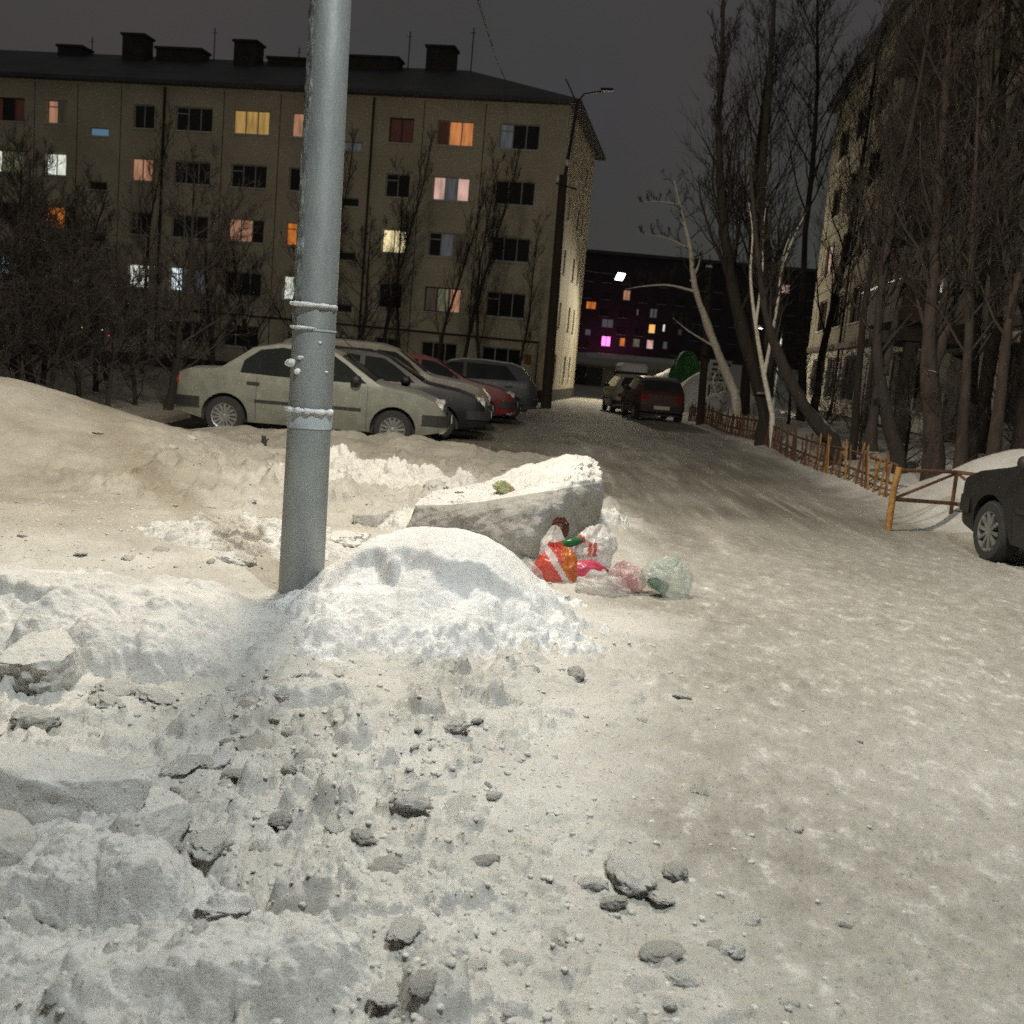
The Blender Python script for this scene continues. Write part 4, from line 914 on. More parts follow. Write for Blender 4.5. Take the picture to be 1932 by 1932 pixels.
# ------------------------------------------------------------------ cars
def paint(name, c, rough=.42, frost=.55, thr=1.12):
    return mat(name, c, tuple(x * .72 for x in c), rough, 5, snow=(frost, thr, 7), spec=.4)
WHEEL = {}
_s = MB(); _s.lathe([(max(math.cos(a), 0), math.sin(a)) for a in np.linspace(-math.pi / 2, math.pi / 2, 9)], (0, 0, 0), 'z', 14); SPH = (np.sign(np.array(_s.v)) * np.abs(np.array(_s.v)) ** .75, _s.f)
def wheel_meshes(r, w, spokes):
    k = (r, w, spokes)
    if k in WHEEL: return WHEEL[k]
    t = MB(); t.lathe([(r * .66, -w / 2), (r * .9, -w / 2), (r * .985, -w / 2 + .03), (r, -w / 4), (r, w / 4), (r * .985, w / 2 - .03), (r * .9, w / 2), (r * .66, w / 2), (r * .64, w / 2 - .03), (r * .64, -w / 2 + .03), (r * .66, -w / 2)], k=36)
    m = MB(); m.lathe([(r * .655, -w / 2 + .01), (r * .66, w / 2 - .005), (r * .60, w / 2 - .012), (r * .58, w / 2 - .055), (.03, w / 2 - .075)], k=36)
    for i in range(spokes):
        a = 2 * math.pi * i / spokes; p = np.array([math.cos(a), 0, math.sin(a)]); m.bar(p * .04 + (0, w / 2 - .035, 0), p * r * .61 + (0, w / 2 - .022, 0), r * (.075 if spokes > 10 else .15), .03)
    m.lathe([(r * .14, w / 2 - .05), (r * .14, w / 2 - .015), (.0, w / 2 - .008)], k=14)
    WHEEL[k] = (t, m); return WHEEL[k]

def car(name, label, loc, heading, L, W, top, belt, sill, wx, wr, col, windows, shield, rear, group=None, spokes=9, cat='car', bumper_dark=True, tumble=.26, roofload=False, hood_gap=None, plate=True, bump_col=None, snow=.55):
    """top: (x, z) silhouette from tail to nose; belt: height of the side-window foot; windows: side-glass outlines; shield, rear: x ranges of the glass along the top"""
    root = empty(name, loc, heading); tag(root, label, cat, group)
    tx = np.array([p[0] for p in top]); tz = np.array([p[1] for p in top])
    zr = max(tz)
    def ztop(x): return np.interp(x, tx, tz)
    def Wx(x):
        t = np.abs((x - L / 2) / (L / 2)); return W / 2 * (1 - .05 * t ** 2.5 - .13 * np.clip((t - .86) / .14, 0, 1) ** 2)
    def S(z): 
        z = np.asarray(z, float)
        return np.where(z < .55, .93 + .07 * np.clip((z - sill) / (.55 - sill), 0, 1) ** .6, np.where(z < belt, 1 - .035 * ((z - .55) / (belt - .55)) ** 2, .965 - tumble * np.clip((z - belt) / (1.5 - belt), 0, 1.2)))
    def Y(x, z): return Wx(x) * S(z)
    ar = wr * 1.18
    def zbot(x):
        b = np.full_like(x, sill); b = b + .10 * np.clip((x - (L - .45)) / .45, 0, 1) + .12 * np.clip((.45 - x) / .45, 0, 1)
        for w in wx:
            q = ar ** 2 - (x - w) ** 2; b = np.maximum(b, np.where(q > 0, wr + np.sqrt(np.maximum(q, 0)), 0))
        return b
    xs = set(np.linspace(.0, L, 64).tolist()) | set(tx.tolist())
    for w in wx: xs |= set((w + ar * np.cos(np.linspace(0, math.pi, 17))).tolist()) | {w - ar - .004, w + ar + .004}
    xs = np.array(sorted(x for x in xs if 0 <= x <= L)); nz, nt = 12, 9
    zb, zt = zbot(xs), ztop(xs); V = []
    for x, b, t in zip(xs, zb, zt):
        t = max(t, b + .03); e = t - .035
        zz = b + (e - b) * np.linspace(0, 1, nz); ys = Y(x, zz)
        yt = float(Y(x, e)) - .03
        ring = [(x, y, z) for y, z in zip(ys, zz)] + [(x, yt * (1 - 2 * k / (nt - 1)), t - .028 * (1 - 2 * k / (nt - 1)) ** 2 * 1.0) for k in range(nt)] + [(x, -y, z) for y, z in zip(ys[::-1], zz[::-1])]
        V += ring
    m = 2 * nz + nt; n = len(xs); F = [(i * m + j, i * m + j + 1, (i + 1) * m + j + 1, (i + 1) * m + j) for i in range(n - 1) for j in range(m - 1)]
    F += [(i * m + m - 1, i * m, (i + 1) * m, (i + 1) * m + m - 1) for i in range(n - 1)]
    F.append(tuple(range(m))); F.append(tuple((n - 1) * m + j for j in range(m)))
    pm = paint(name + '_paint', col, frost=snow)
    link_mesh('body', V, F, pm, root, True, None, 32)
    # wheel wells and floor
    c = MB(); c.box(.25, L - .25, -W / 2 + .16, W / 2 - .16, sill - .02, max(wr * 2.05, .62)); c.build('underbody', M['plastic'], root)
    # side glass
    for sgn in (1, -1):
        for poly in windows:
            pp = []
            for i, (x, z) in enumerate(poly):
                x2, z2 = poly[(i + 1) % len(poly)]
                for t in (0, .34, .67): pp.append((x + (x2 - x) * t, z + (z2 - z) * t))
            P = [(x, sgn * (float(Y(x, z)) + .006), z) for x, z in pp]
            if sgn < 0: P = P[::-1]
            link_mesh('side_window', P, [tuple(range(len(P)))], M['carglass'], root)
    def topglass(nm, a, b, inset0, inset1):
        V = []; F = []; na, nb = 8, 9
        for i in range(na):
            t = i / (na - 1); x = a + (b - a) * t; z = float(ztop(x)); hw = float(Y(x, z - .035)) - .03 - (inset0 + (inset1 - inset0) * t)
            dz = (float(ztop(x + .01)) - float(ztop(x - .01))) / .02; nrm = np.array([-dz, 0, 1]); nrm /= np.linalg.norm(nrm)
            for k in range(nb):
                u = 1 - 2 * k / (nb - 1); q = np.array([x, hw * u, z - .028 * (u * hw / (hw + .06)) ** 2]) + nrm * .009; V.append(q)
        for i in range(na - 1):
            for k in range(nb - 1): F.append((i * nb + k, i * nb + k + 1, (i + 1) * nb + k + 1, (i + 1) * nb + k))
        link_mesh(nm, V, F, M['carglass'], root, True)
    topglass('windscreen', *shield); topglass('rear_window', *rear)
    # lamps, plates, bumpers
    def endx(z, front):  # nose or tail x at a height
        X = np.linspace(L * .6, L, 200) if front else np.linspace(L * .4, 0, 200)
        ok = X[ztop(X) > z]; return float(ok[-1]) if len(ok) else float(X[0])
    bc = bump_col or M['plastic']
    for front in (True, False):
        sg = 1 if front else -1; xe = L if front else 0
        nose = endx(.68, front)
        for sy in (1, -1):
            yo = sy * (Wx(nose) * .80); c = MB()
            c.lathe([(0, 0), (.13, 0), (.14, -.04 * sg), (.13, -.10 * sg), (.0, -.1 * sg)], (0, 0, 0), 'z', 18)
            P = np.array(c.v); P = np.stack([P[:, 2] * 1.0, P[:, 0] * 1.15, P[:, 1] * .62], -1) + np.array([nose - .0 * sg + .012 * sg, yo, .70 if front else .80])
            link_mesh('headlight' if front else 'tail_light', P, c.f, M['headlight'] if front else M['taillight'], root, True, None, 40)
        c = MB(); hw = float(Wx(xe)) * .97; zc = sill + .20
        wv = lambda d: float(Y(xe - sg * d, .52)) + .010; dd = [.40, .28, .18, .11, .06, .03, 0.0]
        pr = [(-wv(d), -d + .022 * (1 - d / .4)) for d in dd] + [(-wv(0) * .5, .04), (0, .045), (wv(0) * .5, .04)] + [(wv(d), -d + .022 * (1 - d / .4)) for d in dd[::-1]]
        for (y0, a0), (y1, a1) in zip(pr[:-1], pr[1:]):
            for z0, z1 in ((zc - .02, zc + .14),):
                A = [(xe + sg * a0, y0, z0), (xe + sg * a1, y1, z0), (xe + sg * a1, y1, z1), (xe + sg * a0, y0, z1)]
                B = [(xe + sg * (a0 - .06), y0 * .93, z0), (xe + sg * (a1 - .06), y1 * .93, z0), (xe + sg * (a1 - .06), y1 * .93, z1), (xe + sg * (a0 - .06), y0 * .93, z1)]
                c.add(A + B, [(0, 1, 2, 3), (4, 7, 6, 5), (3, 2, 6, 7), (0, 4, 5, 1)])
        c.build('front_bumper' if front else 'rear_bumper', bc, root)
        if plate:
            c = MB(); c.box(min(xe + sg * .05, xe + sg * .062), max(xe + sg * .05, xe + sg * .062), -.26, .26, zc + .0, zc + .115); c.build('number_plate', M['plate'], root)
    c = MB(); nose = endx(.62, True); c.box(nose - .03, nose + .03, -Wx(nose) * .5, Wx(nose) * .5, .60, .72); c.build('grille', M['plastic'], root)
    # mirrors, handles, moulding, seams
    mx = windows[-1][-1][0] if windows else L * .65
    mx = max(p[0] for p in windows[-1]) - .16
    for sy in (1, -1):
        yb = float(Y(mx, belt + .05)); Q, F2 = SPH; link_mesh('mirror', Q * np.array([.085, .11, .075]) + np.array([mx, sy * (yb + .07), belt + .07]), F2, M['plastic'], root, True)
        hx = [min(p[0] for p in w) + .12 for w in windows[:2]]
        for x in hx:
            c = MB(); y0 = float(Y(x, belt - .10)); c.box(x, x + .19, min(sy * (y0 - .01), sy * (y0 + .03)), max(sy * (y0 - .01), sy * (y0 + .03)), belt - .13, belt - .09); c.build('door_handle', M['plastic'], root)
        c = MB(); xa, xb = wx[0] + ar + .10, wx[1] - ar - .14
        for i in range(8):
            p, q = xa + (xb - xa) * i / 8, xa + (xb - xa) * (i + .97) / 8; mid = (xa + xb) / 2
            if abs((p + q) / 2 - mid - .05) < .04: continue
            c.bar((p, sy * (float(Y(p, .58)) + .004), .58), (q, sy * (float(Y(q, .58)) + .004), .58), .014, .045)
        c.build('side_moulding', M['plastic'], root)
        c = MB()
        for x in (wx[0] + ar + .12, (wx[0] + wx[1]) / 2 + .02, wx[1] - ar - .06):
            zs = np.linspace(sill + .06, belt - .01, 8)
            for z0, z1 in zip(zs[:-1], zs[1:]): c.bar((x, sy * (float(Y(x, z0)) - .001), z0), (x, sy * (float(Y(x, z1)) - .001), z1), .010, .006)
        c.build('door_seam', M['plastic'], root)
    t, rm = wheel_meshes(wr, .2, spokes)
    for w in wx:
        for sy in (1, -1):
            wm = MB(); wm.v = t.v; wm.f = t.f; wm.m = t.m
            o = wm.build('wheel', M['tyre'], root, True, 40); o.location = (w, sy * (W / 2 - .125), wr); o.rotation_euler = (0, rng.uniform(0, 6), 0 if sy > 0 else math.pi)
            wm = MB(); wm.v = rm.v; wm.f = rm.f; wm.m = rm.m; wm.build('rim', M['rim'], o, True, 30)
    c = MB(); c.tube([(L * .42, 0, zr), (L * .40, 0, zr + .05), (L * .34, 0, zr + .32)], .008, 5); c.build('aerial', M['plastic'], root)
    if roofload:
        x0, x1 = L * .25, L * .72
        c = MB(); 
        for x in (x0 + .2, x1 - .2): c.bar((x, -.62, zr + .06), (x, .62, zr + .06), .04)
        c.build('roof_rack', M['darkmetal'], root)
        c = MB(); sec = [(-.56, .09), (-.58, .30), (-.46, .44), (.46, .44), (.58, .30), (.56, .09)]
        V = []; 
        for x, k in ((x0, .82), (x0 + .15, 1), (x1 - .25, 1), (x1, .75)): V += [(x, y * k, zr + .0 + z * (k if z > .1 else 1)) for y, z in sec]
        F = [(i * 6 + j, i * 6 + (j + 1) % 6, (i + 1) * 6 + (j + 1) % 6, (i + 1) * 6 + j) for i in range(3) for j in range(6)] + [tuple(range(6)), tuple(18 + j for j in range(6))]
        c.add(V, F); c.build('roof_box', M['frost'], root)
    return root

def sc_top(L, pts): return [(x * L, z) for x, z in pts]
SED = [(0, .50), (.012, .96), (.05, 1.03), (.13, 1.05), (.165, 1.09), (.27, 1.42), (.36, 1.51), (.44, 1.525), (.53, 1.50), (.58, 1.44), (.735, 1.03), (.75, 1.01), (.87, .93), (.945, .83), (.975, .72), (1.0, .50)]
HAT = [(0, .50), (.01, .92), (.03, 1.02), (.10, 1.38), (.16, 1.46), (.32, 1.50), (.46, 1.49), (.54, 1.42), (.72, 1.02), (.75, .99), (.88, .90), (.95, .80), (.98, .70), (1.0, .48)]
SUV = [(0, .55), (.01, 1.0), (.03, 1.15), (.07, 1.58), (.11, 1.65), (.30, 1.68), (.50, 1.66), (.57, 1.58), (.71, 1.14), (.74, 1.10), (.90, 1.02), (.96, .92), (.985, .80), (1.0, .55)]
def wins_of(kind, L):
    if kind == 'sedan': w = [[(.235, 1.00), (.47, .98), (.47, 1.40), (.38, 1.43), (.30, 1.37), (.245, 1.19)], [(.49, .98), (.695, .99), (.62, 1.24), (.565, 1.38), (.49, 1.40)]]
    elif kind == 'hatch': w = [[(.13, 1.02), (.44, .98), (.44, 1.38), (.20, 1.37)], [(.46, .98), (.68, .99), (.60, 1.24), (.53, 1.36), (.46, 1.38)]]
    else: w = [[(.09, 1.14), (.46, 1.10), (.46, 1.52), (.13, 1.52)], [(.48, 1.10), (.675, 1.11), (.62, 1.34), (.56, 1.50), (.48, 1.52)]]
    return [[(x * L, z) for x, z in q] for q in w]
ROW = 'cars parked side by side in the row before the yellowish block'
def place_car(kind, name, label, x, y, heading, col, L, W=1.7, group=None, **kw):
    z = Hs(x + math.cos(heading) * L / 2, y + math.sin(heading) * L / 2) if y > 12 else 0.0
    tops = {'sedan': SED, 'hatch': HAT, 'suv': SUV}[kind]
    wxx = {'sedan': (.185 * L, .80 * L), 'hatch': (.17 * L, .80 * L), 'suv': (.18 * L, .81 * L)}[kind]
    sh = {'sedan': (.595 * L, .725 * L, .04, .0), 'hatch': (.555 * L, .71 * L, .04, .0), 'suv': (.58 * L, .70 * L, .04, .0)}[kind]
    re = {'sedan': (.175 * L, .262 * L, .03, .05), 'hatch': (.035 * L, .095 * L, .08, .08), 'suv': (.033 * L, .066 * L, .10, .10)}[kind]
    return car(name, label, (x, y, z - .02), heading, L, W, sc_top(L, tops), {'sedan': .96, 'hatch': .96, 'suv': 1.07}[kind], .24, wxx, .305 if kind != 'suv' else .35, col, wins_of(kind, L), sh, re, group, **kw)
h = R_(3)
place_car('sedan', 'parked_car', 'pale greenish-grey sedan with black bumpers seen side-on, nearest in the parked row', -5.42, 17.25, h, (.205, .208, .172), 4.25, 1.72, ROW, spokes=14, snow=.12)
place_car('sedan', 'parked_car', 'black sedan with shiny headlights just behind the pale greenish-grey one', -5.1, 19.75, h, (.012, .012, .013), 4.5, 1.72, ROW, snow=.03)
place_car('suv', 'parked_car', 'frosted beige-grey tall car, third in the parked row behind the black sedan', -5.25, 22.3, R_(3), (.22, .20, .16), 4.6, 1.76, ROW, snow=.3)
place_car('hatch', 'parked_car', 'dark red hatchback, fourth in the parked row', -4.35, 25.2, R_(4), (.17, .022, .022), 4.2, 1.68, ROW, snow=.2)
place_car('hatch', 'parked_car', 'dark car with a snowy white roof, last in the parked row', .35, 28.4, R_(184), (.045, .047, .05), 4.3, 1.72, ROW, snow=1.0)
place_car('hatch', 'parked_car', 'dark maroon hatchback seen from behind at the far end of the road', 4.55, 34.7, R_(93), (.075, .03, .032), 4.0, 1.66, None, snow=.15)
place_car('suv', 'parked_car', 'pale beige van with a roof box, parked beyond the dark maroon hatchback', 4.62, 43.5, R_(92), (.42, .40, .33), 4.6, 1.85, None, roofload=True, snow=.3)
place_car('hatch', 'parked_car', 'black car beside the barrier with only its nose and front wheel in view', 5.72, 7.15, R_(94), (.022, .022, .022), 4.05, 1.72, None, spokes=10, snow=.05)

# ------------------------------------------------------------------ fence and barrier
def fence_run():
    pts = [onground(1290, 792, .0), onground(1400, 835, .1), onground(1500, 872, .2)]
    P = [np.array([5.75, 36.5]), np.array([5.62, 30.0]), np.array([5.50, 24.0]), np.array([5.32, 18.5]), np.array([5.05, 14.2])]
    root = empty('picket_fence', (P[-1][0], P[-1][1], 0)); tag(root, 'low leaning picket fence in faded orange and yellow along the road', 'fence')
    o = np.array([P[-1][0], P[-1][1], 0]); seg = [np.linalg.norm(P[i + 1] - P[i]) for i in range(4)]; tot = sum(seg); d = 0; n = 0
    def pos(d):
        for i, s in enumerate(seg):
            if d <= s or i == 3: t = d / s; return P[i] + (P[i + 1] - P[i]) * t, (P[i + 1] - P[i]) / s
            d -= s
    items = []
    while d < tot:
        items.append(d); d += .165 + .05 * rng.random()
    items = items[::-1]
    extra = MB()
    for k, d in enumerate(items):
        p, t = pos(d); z = Hs(p[0], p[1]) ; lean = rng.normal() * .30 if k < 40 else rng.normal() * .16; hgt = .56 + rng.normal() * .10
        a = np.array([p[0], p[1], z - .15]) - o; b = a + np.array([t[0] * lean * .6, t[1] * lean * .6 - .0, hgt + .15]) + np.array([rng.normal() * .03, 0, 0])
        c = MB() if k < 98 else extra
        x = t * .032
        fn = lambda u, v, w: tuple(a + (b - a) * w + np.array([t[0] * u + t[1] * v, t[1] * u - t[0] * v, 0]))
        c.fbox(fn, -.023, .023, -.011, .011, 0, .93); c.add([fn(-.023, -.011, .9301), fn(.023, -.011, .9301), fn(.023, .011, .9301), fn(-.023, .011, .9301), fn(0, 0, 1.0)], [(0, 1, 4), (1, 2, 4), (2, 3, 4), (3, 0, 4)])
        if k < 98: c.build('picket', M['orange'] if (k < 26 and rng.random() < .62) else M['rust'], root)
    if extra.v: o2 = extra.build('picket', M['rust'], root); o2['kind'] = 'stuff'
    for hz in (.2, .46):
        c = MB()
        q = [np.array([*pos(dd)[0], 0]) for dd in np.linspace(0, tot, 22)]
        q = [np.array([p[0] + .03, p[1], Hs(p[0], p[1]) + hz]) - o for p in q]; c.tube(q, .022, 4); c.build('rail', M['rust'], root)
fence_run()
def barrier():
    a = onground(1680, 968, .2); b = onground(1795, 962, .2); e = onground(1885, 975, .25)
    za = at(1683, 880, a[1])[2]; root = empty('pipe_barrier', a); tag(root, 'rusty orange pipe barrier with a thick corner post and crossed braces at the snow bank', 'barrier')
    hh = za - .2; q = b - a; w = e - a
    c = MB(); c.tube([(0, 0, -.25), (.0, 0, hh * .5), (.03, 0, hh)], .037, 10); c.build('post', M['orange'], root, True, 40)
    c = MB(); c.tube([q + (0, 0, -.25), q + (0, 0, hh * .88)], .025, 8); c.build('post', M['rust'], root, True, 40)
    c = MB(); c.tube([w + (0, 0, -.25), w + (0, 0, hh * .85)], .025, 8); c.build('post', M['rust'], root, True, 40)
    c = MB(); c.tube([(0, 0, .16), q + (0, 0, .08), w + (0, 0, .06)], .024, 8); c.build('lower_rail', M['rust'], root, True, 40)
    c = MB(); c.tube([(0.02, 0, hh * .93), q + (0, 0, hh * .88), w + (0, 0, hh * .84)], .022, 8); c.build('upper_rail', M['rust'], root, True, 40)
    c = MB(); c.tube([(0.02, 0, .17), q + (-.02, 0, hh * .83)], .018, 8); c.build('brace', M['rust'], root, True, 40)
    c = MB(); c.tube([w + (-.02, 0, .12), q + (.02, 0, hh * .84)], .018, 8); c.build('brace', M['rust'], root, True, 40)
barrier()

# ------------------------------------------------------------------ trees
def grow_tree(seed, height, r0, trunk_pts=None, n1=16, spread=.8, up=.35, start=.25, depth=3, twig=.006, len1=.38, n2=7, n3=5, wig=.12, k0=9):
    """returns trunk MB and crown MB of a bare winter tree rooted at the origin"""
    rg = np.random.default_rng(seed); T = MB(); C = MB()
    if trunk_pts is None:
        n = 10; p = np.zeros(3); pts = [p.copy()]; d = np.array([rg.normal() * .05, rg.normal() * .05, 1.0])
        for i in range(n):
            d = d + np.array([rg.normal() * wig * .5, rg.normal() * wig * .5, .1]); d /= np.linalg.norm(d); p = p + d * height / n; pts.append(p.copy())
    else: pts = [np.array(p, float) for p in trunk_pts]
    pts = np.array(pts); n = len(pts); rad = r0 * (1 - .88 * np.linspace(0, 1, n) ** .9)
    pp = [pts[0] + (pts[0] - pts[1]) * .25] + list(pts); rr = [r0 * 1.35] + list(rad); rr[1] = r0 * 1.12
    if trunk_pts is None or r0 > .09:      # finer, uneven trunk
        tt = np.linspace(0, len(pp) - 1, 5 * len(pp)); ii = np.clip(tt.astype(int), 0, len(pp) - 2); ff = (tt - ii)[:, None]; PA = np.array(pp)
        T.tube(list(PA[ii] * (1 - ff) + PA[ii + 1] * ff), list(np.interp(tt, np.arange(len(rr)), rr)), k0 + 5); tv = np.array(T.v); ww = fbm(tv[:, 0], tv[:, 1], 3.2, 3, seed, z=tv[:, 2] * .45) * .26 + fbm(tv[:, 0], tv[:, 1], 11, 2, seed + 3, z=tv[:, 2] * .3) * .12
        cc = np.repeat(PA[ii] * (1 - ff) + PA[ii + 1] * ff, k0 + 5, axis=0); T.v = [tuple(q) for q in cc + (tv - cc) * (1 + ww[:, None])]
    else: T.tube(pp, rr, k0)
    def along(P, Rr, t):
        x = t * (len(P) - 1); i = min(int(x), len(P) - 2); f = x - i; return P[i] * (1 - f) + P[i + 1] * f, Rr[i] * (1 - f) + Rr[i + 1] * f, P[i + 1] - P[i]
    def branch(p, d, ln, r, lev):
        ns = 5 if lev == 1 else (4 if lev == 2 else 3); P = [p]; rs = []; q = p
        for i in range(ns):
            d = d + rg.normal(size=3) * wig * (1.2 if lev > 1 else 1) + np.array([0, 0, up * .35]); d = d / np.linalg.norm(d); q = q + d * ln / ns; P.append(q)
        P = np.array(P); rs = np.maximum(r * (1 - .8 * np.linspace(0, 1, ns + 1)), twig * .6)
        C.tube(P, rs, 5 if lev == 1 else 3, cap=False)
        if lev < depth:
            for _ in range(n2 if lev == 1 else n3):
                t = rg.uniform(.2, .98); b, br, bd = along(P, rs, t); bd = bd / np.linalg.norm(bd); v = rg.normal(size=3); v -= bd * (v @ bd); v /= np.linalg.norm(v)
                branch(b, bd * .75 + v * .75 + np.array([0, 0, up * .5]), ln * rg.uniform(.3, .58) * (1.1 - .45 * t), max(br * .55, twig), lev + 1)
    L = float(np.sum(np.linalg.norm(np.diff(pts, axis=0), axis=1)))
    for i in range(n1):
        t = start + (1 - start) * (i + rg.random()) / n1; b, br, bd = along(pts, rad, min(t, .99)); a = i * 2.4 + rg.normal() * .4; bd = bd / np.linalg.norm(bd)
        v = np.array([math.cos(a), math.sin(a), 0]); branch(b, bd * (1 - spread * .6) + v * spread + np.array([0, 0, up]), L * len1 * rg.uniform(.6, 1.1) * (1.15 - .75 * t), max(br * .36, twig * 1.6), 1)
    return T, C
def mesh_of(mb, name, m, ):
    o = mb.build(name, m, None, True); me = o.data; bpy.data.objects.remove(o); return me
def tree_kind(seed, bark, twigm, **kw):
    T, C = grow_tree(seed, **kw); return mesh_of(T, 'trunk', M[bark]), mesh_of(C, 'crown', M[twigm])
def plant(name, label, x, y, kind, scale=1.0, rz=None, cat='tree', group=None, z=None, tilt=(0, 0)):
    root = empty(name, (x, y, (Hs(x, y) if z is None else z) - .05)); tag(root, label, cat, group)
    for nm, me in zip(('trunk', 'crown'), kind):
        o = bpy.data.objects.new(nm, me); COL.objects.link(o); o.parent = root
    root.scale = (scale, scale, scale); root.rotation_euler = (tilt[0], tilt[1], rng.uniform(0, 6.28) if rz is None else rz)
    return root
K = {
 'slender': tree_kind(11, 'bark2', 'twig', height=11.0, r0=.12, n1=20, spread=.42, up=.7, start=.22, len1=.30, n2=8, n3=5, twig=.008),
 'slender2': tree_kind(12, 'bark2', 'twig', height=10.0, r0=.10, n1=18, spread=.5, up=.6, start=.2, len1=.32, n2=8, n3=5, twig=.008),
 'bushy': tree_kind(13, 'bark', 'twig', height=6.5, r0=.13, n1=26, spread=.85, up=.4, start=.12, len1=.50, n2=9, n3=7, twig=.006),
 'bushy2': tree_kind(14, 'bark', 'twig2', height=5.0, r0=.10, n1=26, spread=.95, up=.3, start=.08, len1=.52, n2=9, n3=7, twig=.006),
 'big': tree_kind(15, 'bark', 'twig', height=15.0, r0=.20, n1=26, spread=.62, up=.45, start=.22, len1=.36, n2=11, n3=7, twig=.007),
 'big2': tree_kind(16, 'bark2', 'twig', height=14.0, r0=.19, n1=26, spread=.72, up=.32, start=.2, len1=.38, n2=11, n3=7, twig=.007),
 'high': tree_kind(18, 'bark', 'twig', height=15.5, r0=.15, n1=30, spread=.7, up=.35, start=.42, len1=.30, n2=11, n3=8, twig=.007),
 'shrub': tree_kind(17, 'bark', 'twig2', height=2.6, r0=.045, n1=24, spread=1.0, up=.22, start=.03, len1=.62, n2=9, n3=6, twig=.005),
}
# in front of the yellowish block
def treeat(u, v, Y, **kw):
    p = at(u, v, Y); plant(kw.pop('name', 'bare_tree'), kw.pop('label'), p[0], Y, K[kw.pop('k')], **kw)
G1 = 'slender bare trees in front of the yellowish block'
for u, Y, k, s, lab in ((706, 37.5, 'slender', 0.76, 'slender bare tree just right of the steel pole, before the block'), (760, 39, 'slender2', 0.76, 'slender bare tree with its top over the bright yellow window'), (815, 36, 'slender', 0.65, 'slender bare tree left of the pair under the pink window'),
                        (862, 38.5, 'slender', 0.79, 'tall slender bare tree rising under the pale pink window'), (905, 37, 'slender2', 0.80, 'slender bare tree right of the pale pink window'), (965, 39, 'slender2', 0.65, 'slender bare tree nearest the utility pole')):
    treeat(u, 740, Y, k=k, scale=s, label=lab, group=G1, tilt=(0, R_(3)))
G2 = 'dark bushy trees on the left before the yellowish block'
for u, Y, k, s, lab in ((25, 31, 'bushy', .95, 'dark bushy bare tree at the far left edge'), (110, 34, 'bushy', .85, 'dark bushy bare tree below the left orange windows'), (200, 29, 'bushy', .72, 'dark bushy bare tree below the blue stair window'), (318, 20.5, 'bushy2', .92, 'bushy bare tree with a thick crooked foot beside the sedan tail'),
                        (265, 38, 'slender2', .85, 'taller bare tree between the white-lit windows on the left'), (400, 32, 'bushy', .75, 'dark bushy bare tree behind the sedan roof'), (480, 36, 'bushy', .85, 'dark bushy bare tree left of the steel pole'), (540, 34, 'bushy', .9, 'dark bushy bare tree hidden behind the steel pole'),
                        (60, 24, 'bushy2', 1.0, 'low dusky tree in front of the far-left tree'), (590, 38, 'slender', .75, 'bare tree peeping out right behind the steel pole'), (660, 33, 'bushy2', 1.0, 'low bushy tree over the sedan bonnet, right of the steel pole')):
    treeat(u, 740, Y, k=k, scale=s, label=lab, group=G2)
G3 = 'snow-dusted shrubs behind the smooth drift'
for u, Y, s in ((-40, 18, 1.1), (30, 19.5, 1.2), (95, 18.5, 1.0), (150, 20, 1.15), (205, 19, 1.0), (255, 21, 1.0), (180, 24, 1.4), (80, 25, 1.5), (-20, 23, 1.5), (330, 25, 1.2)):
    treeat(u, 745, Y, k='shrub', scale=s, name='bare_shrub', label='snow-dusted bare shrub in the dark thicket behind the smooth drift', cat='shrub', group=G3)
# the garden right of the road
def custom_tree(label, Yb, pix, r0, bark, twigm, seed, name='bare_tree', forks=(), dy=0.0, **kw):
    """trunk through (u, v) picture points at distance Yb (dy metres deeper per step upwards); forks: further limbs (points, radius)"""
    b = at(*pix[0], Yb); z = Hs(b[0], Yb); root = empty(name, (b[0], Yb, z)); tag(root, label, 'tree'); o = np.array([b[0], Yb, z])
    def path(px, y0, y1):
        P = [at(u, v, y0 + (y1 - y0) * i / max(1, len(px) - 1)) - o for i, (u, v) in enumerate(px)]
        P = np.array(P); t = np.linspace(0, len(P) - 1, 3 * len(P)); i = np.clip(t.astype(int), 0, len(P) - 2); f = (t - i)[:, None]; c = lambda k: P[np.clip(i + k, 0, len(P) - 1)]
        return .5 * (2 * c(0) + (c(1) - c(-1)) * f + (2 * c(-1) - 5 * c(0) + 4 * c(1) - c(2)) * f ** 2 + (3 * c(0) - c(-1) - 3 * c(1) + c(2)) * f ** 3)
    tp = path(pix, Yb, Yb + dy); tp[0] = (tp[0][0], tp[0][1], -.1)
    T, C = grow_tree(seed, 1, r0, tp, **kw)
    for px, r, y0, y1 in forks:
        t2, c2 = grow_tree(seed + 7, 1, r, path(px, Yb + y0, Yb + y1), n1=kw.get('fn1', 9) if False else 9, spread=.6, up=.35, start=.3, depth=3, twig=kw.get('twig', .006), len1=.34, n2=6, n3=4, k0=7)
        T.add(t2.v, t2.f); C.add(c2.v, c2.f)
    T.build('trunk', M[bark], root, True); C.build('crown', M[twigm], root, True)
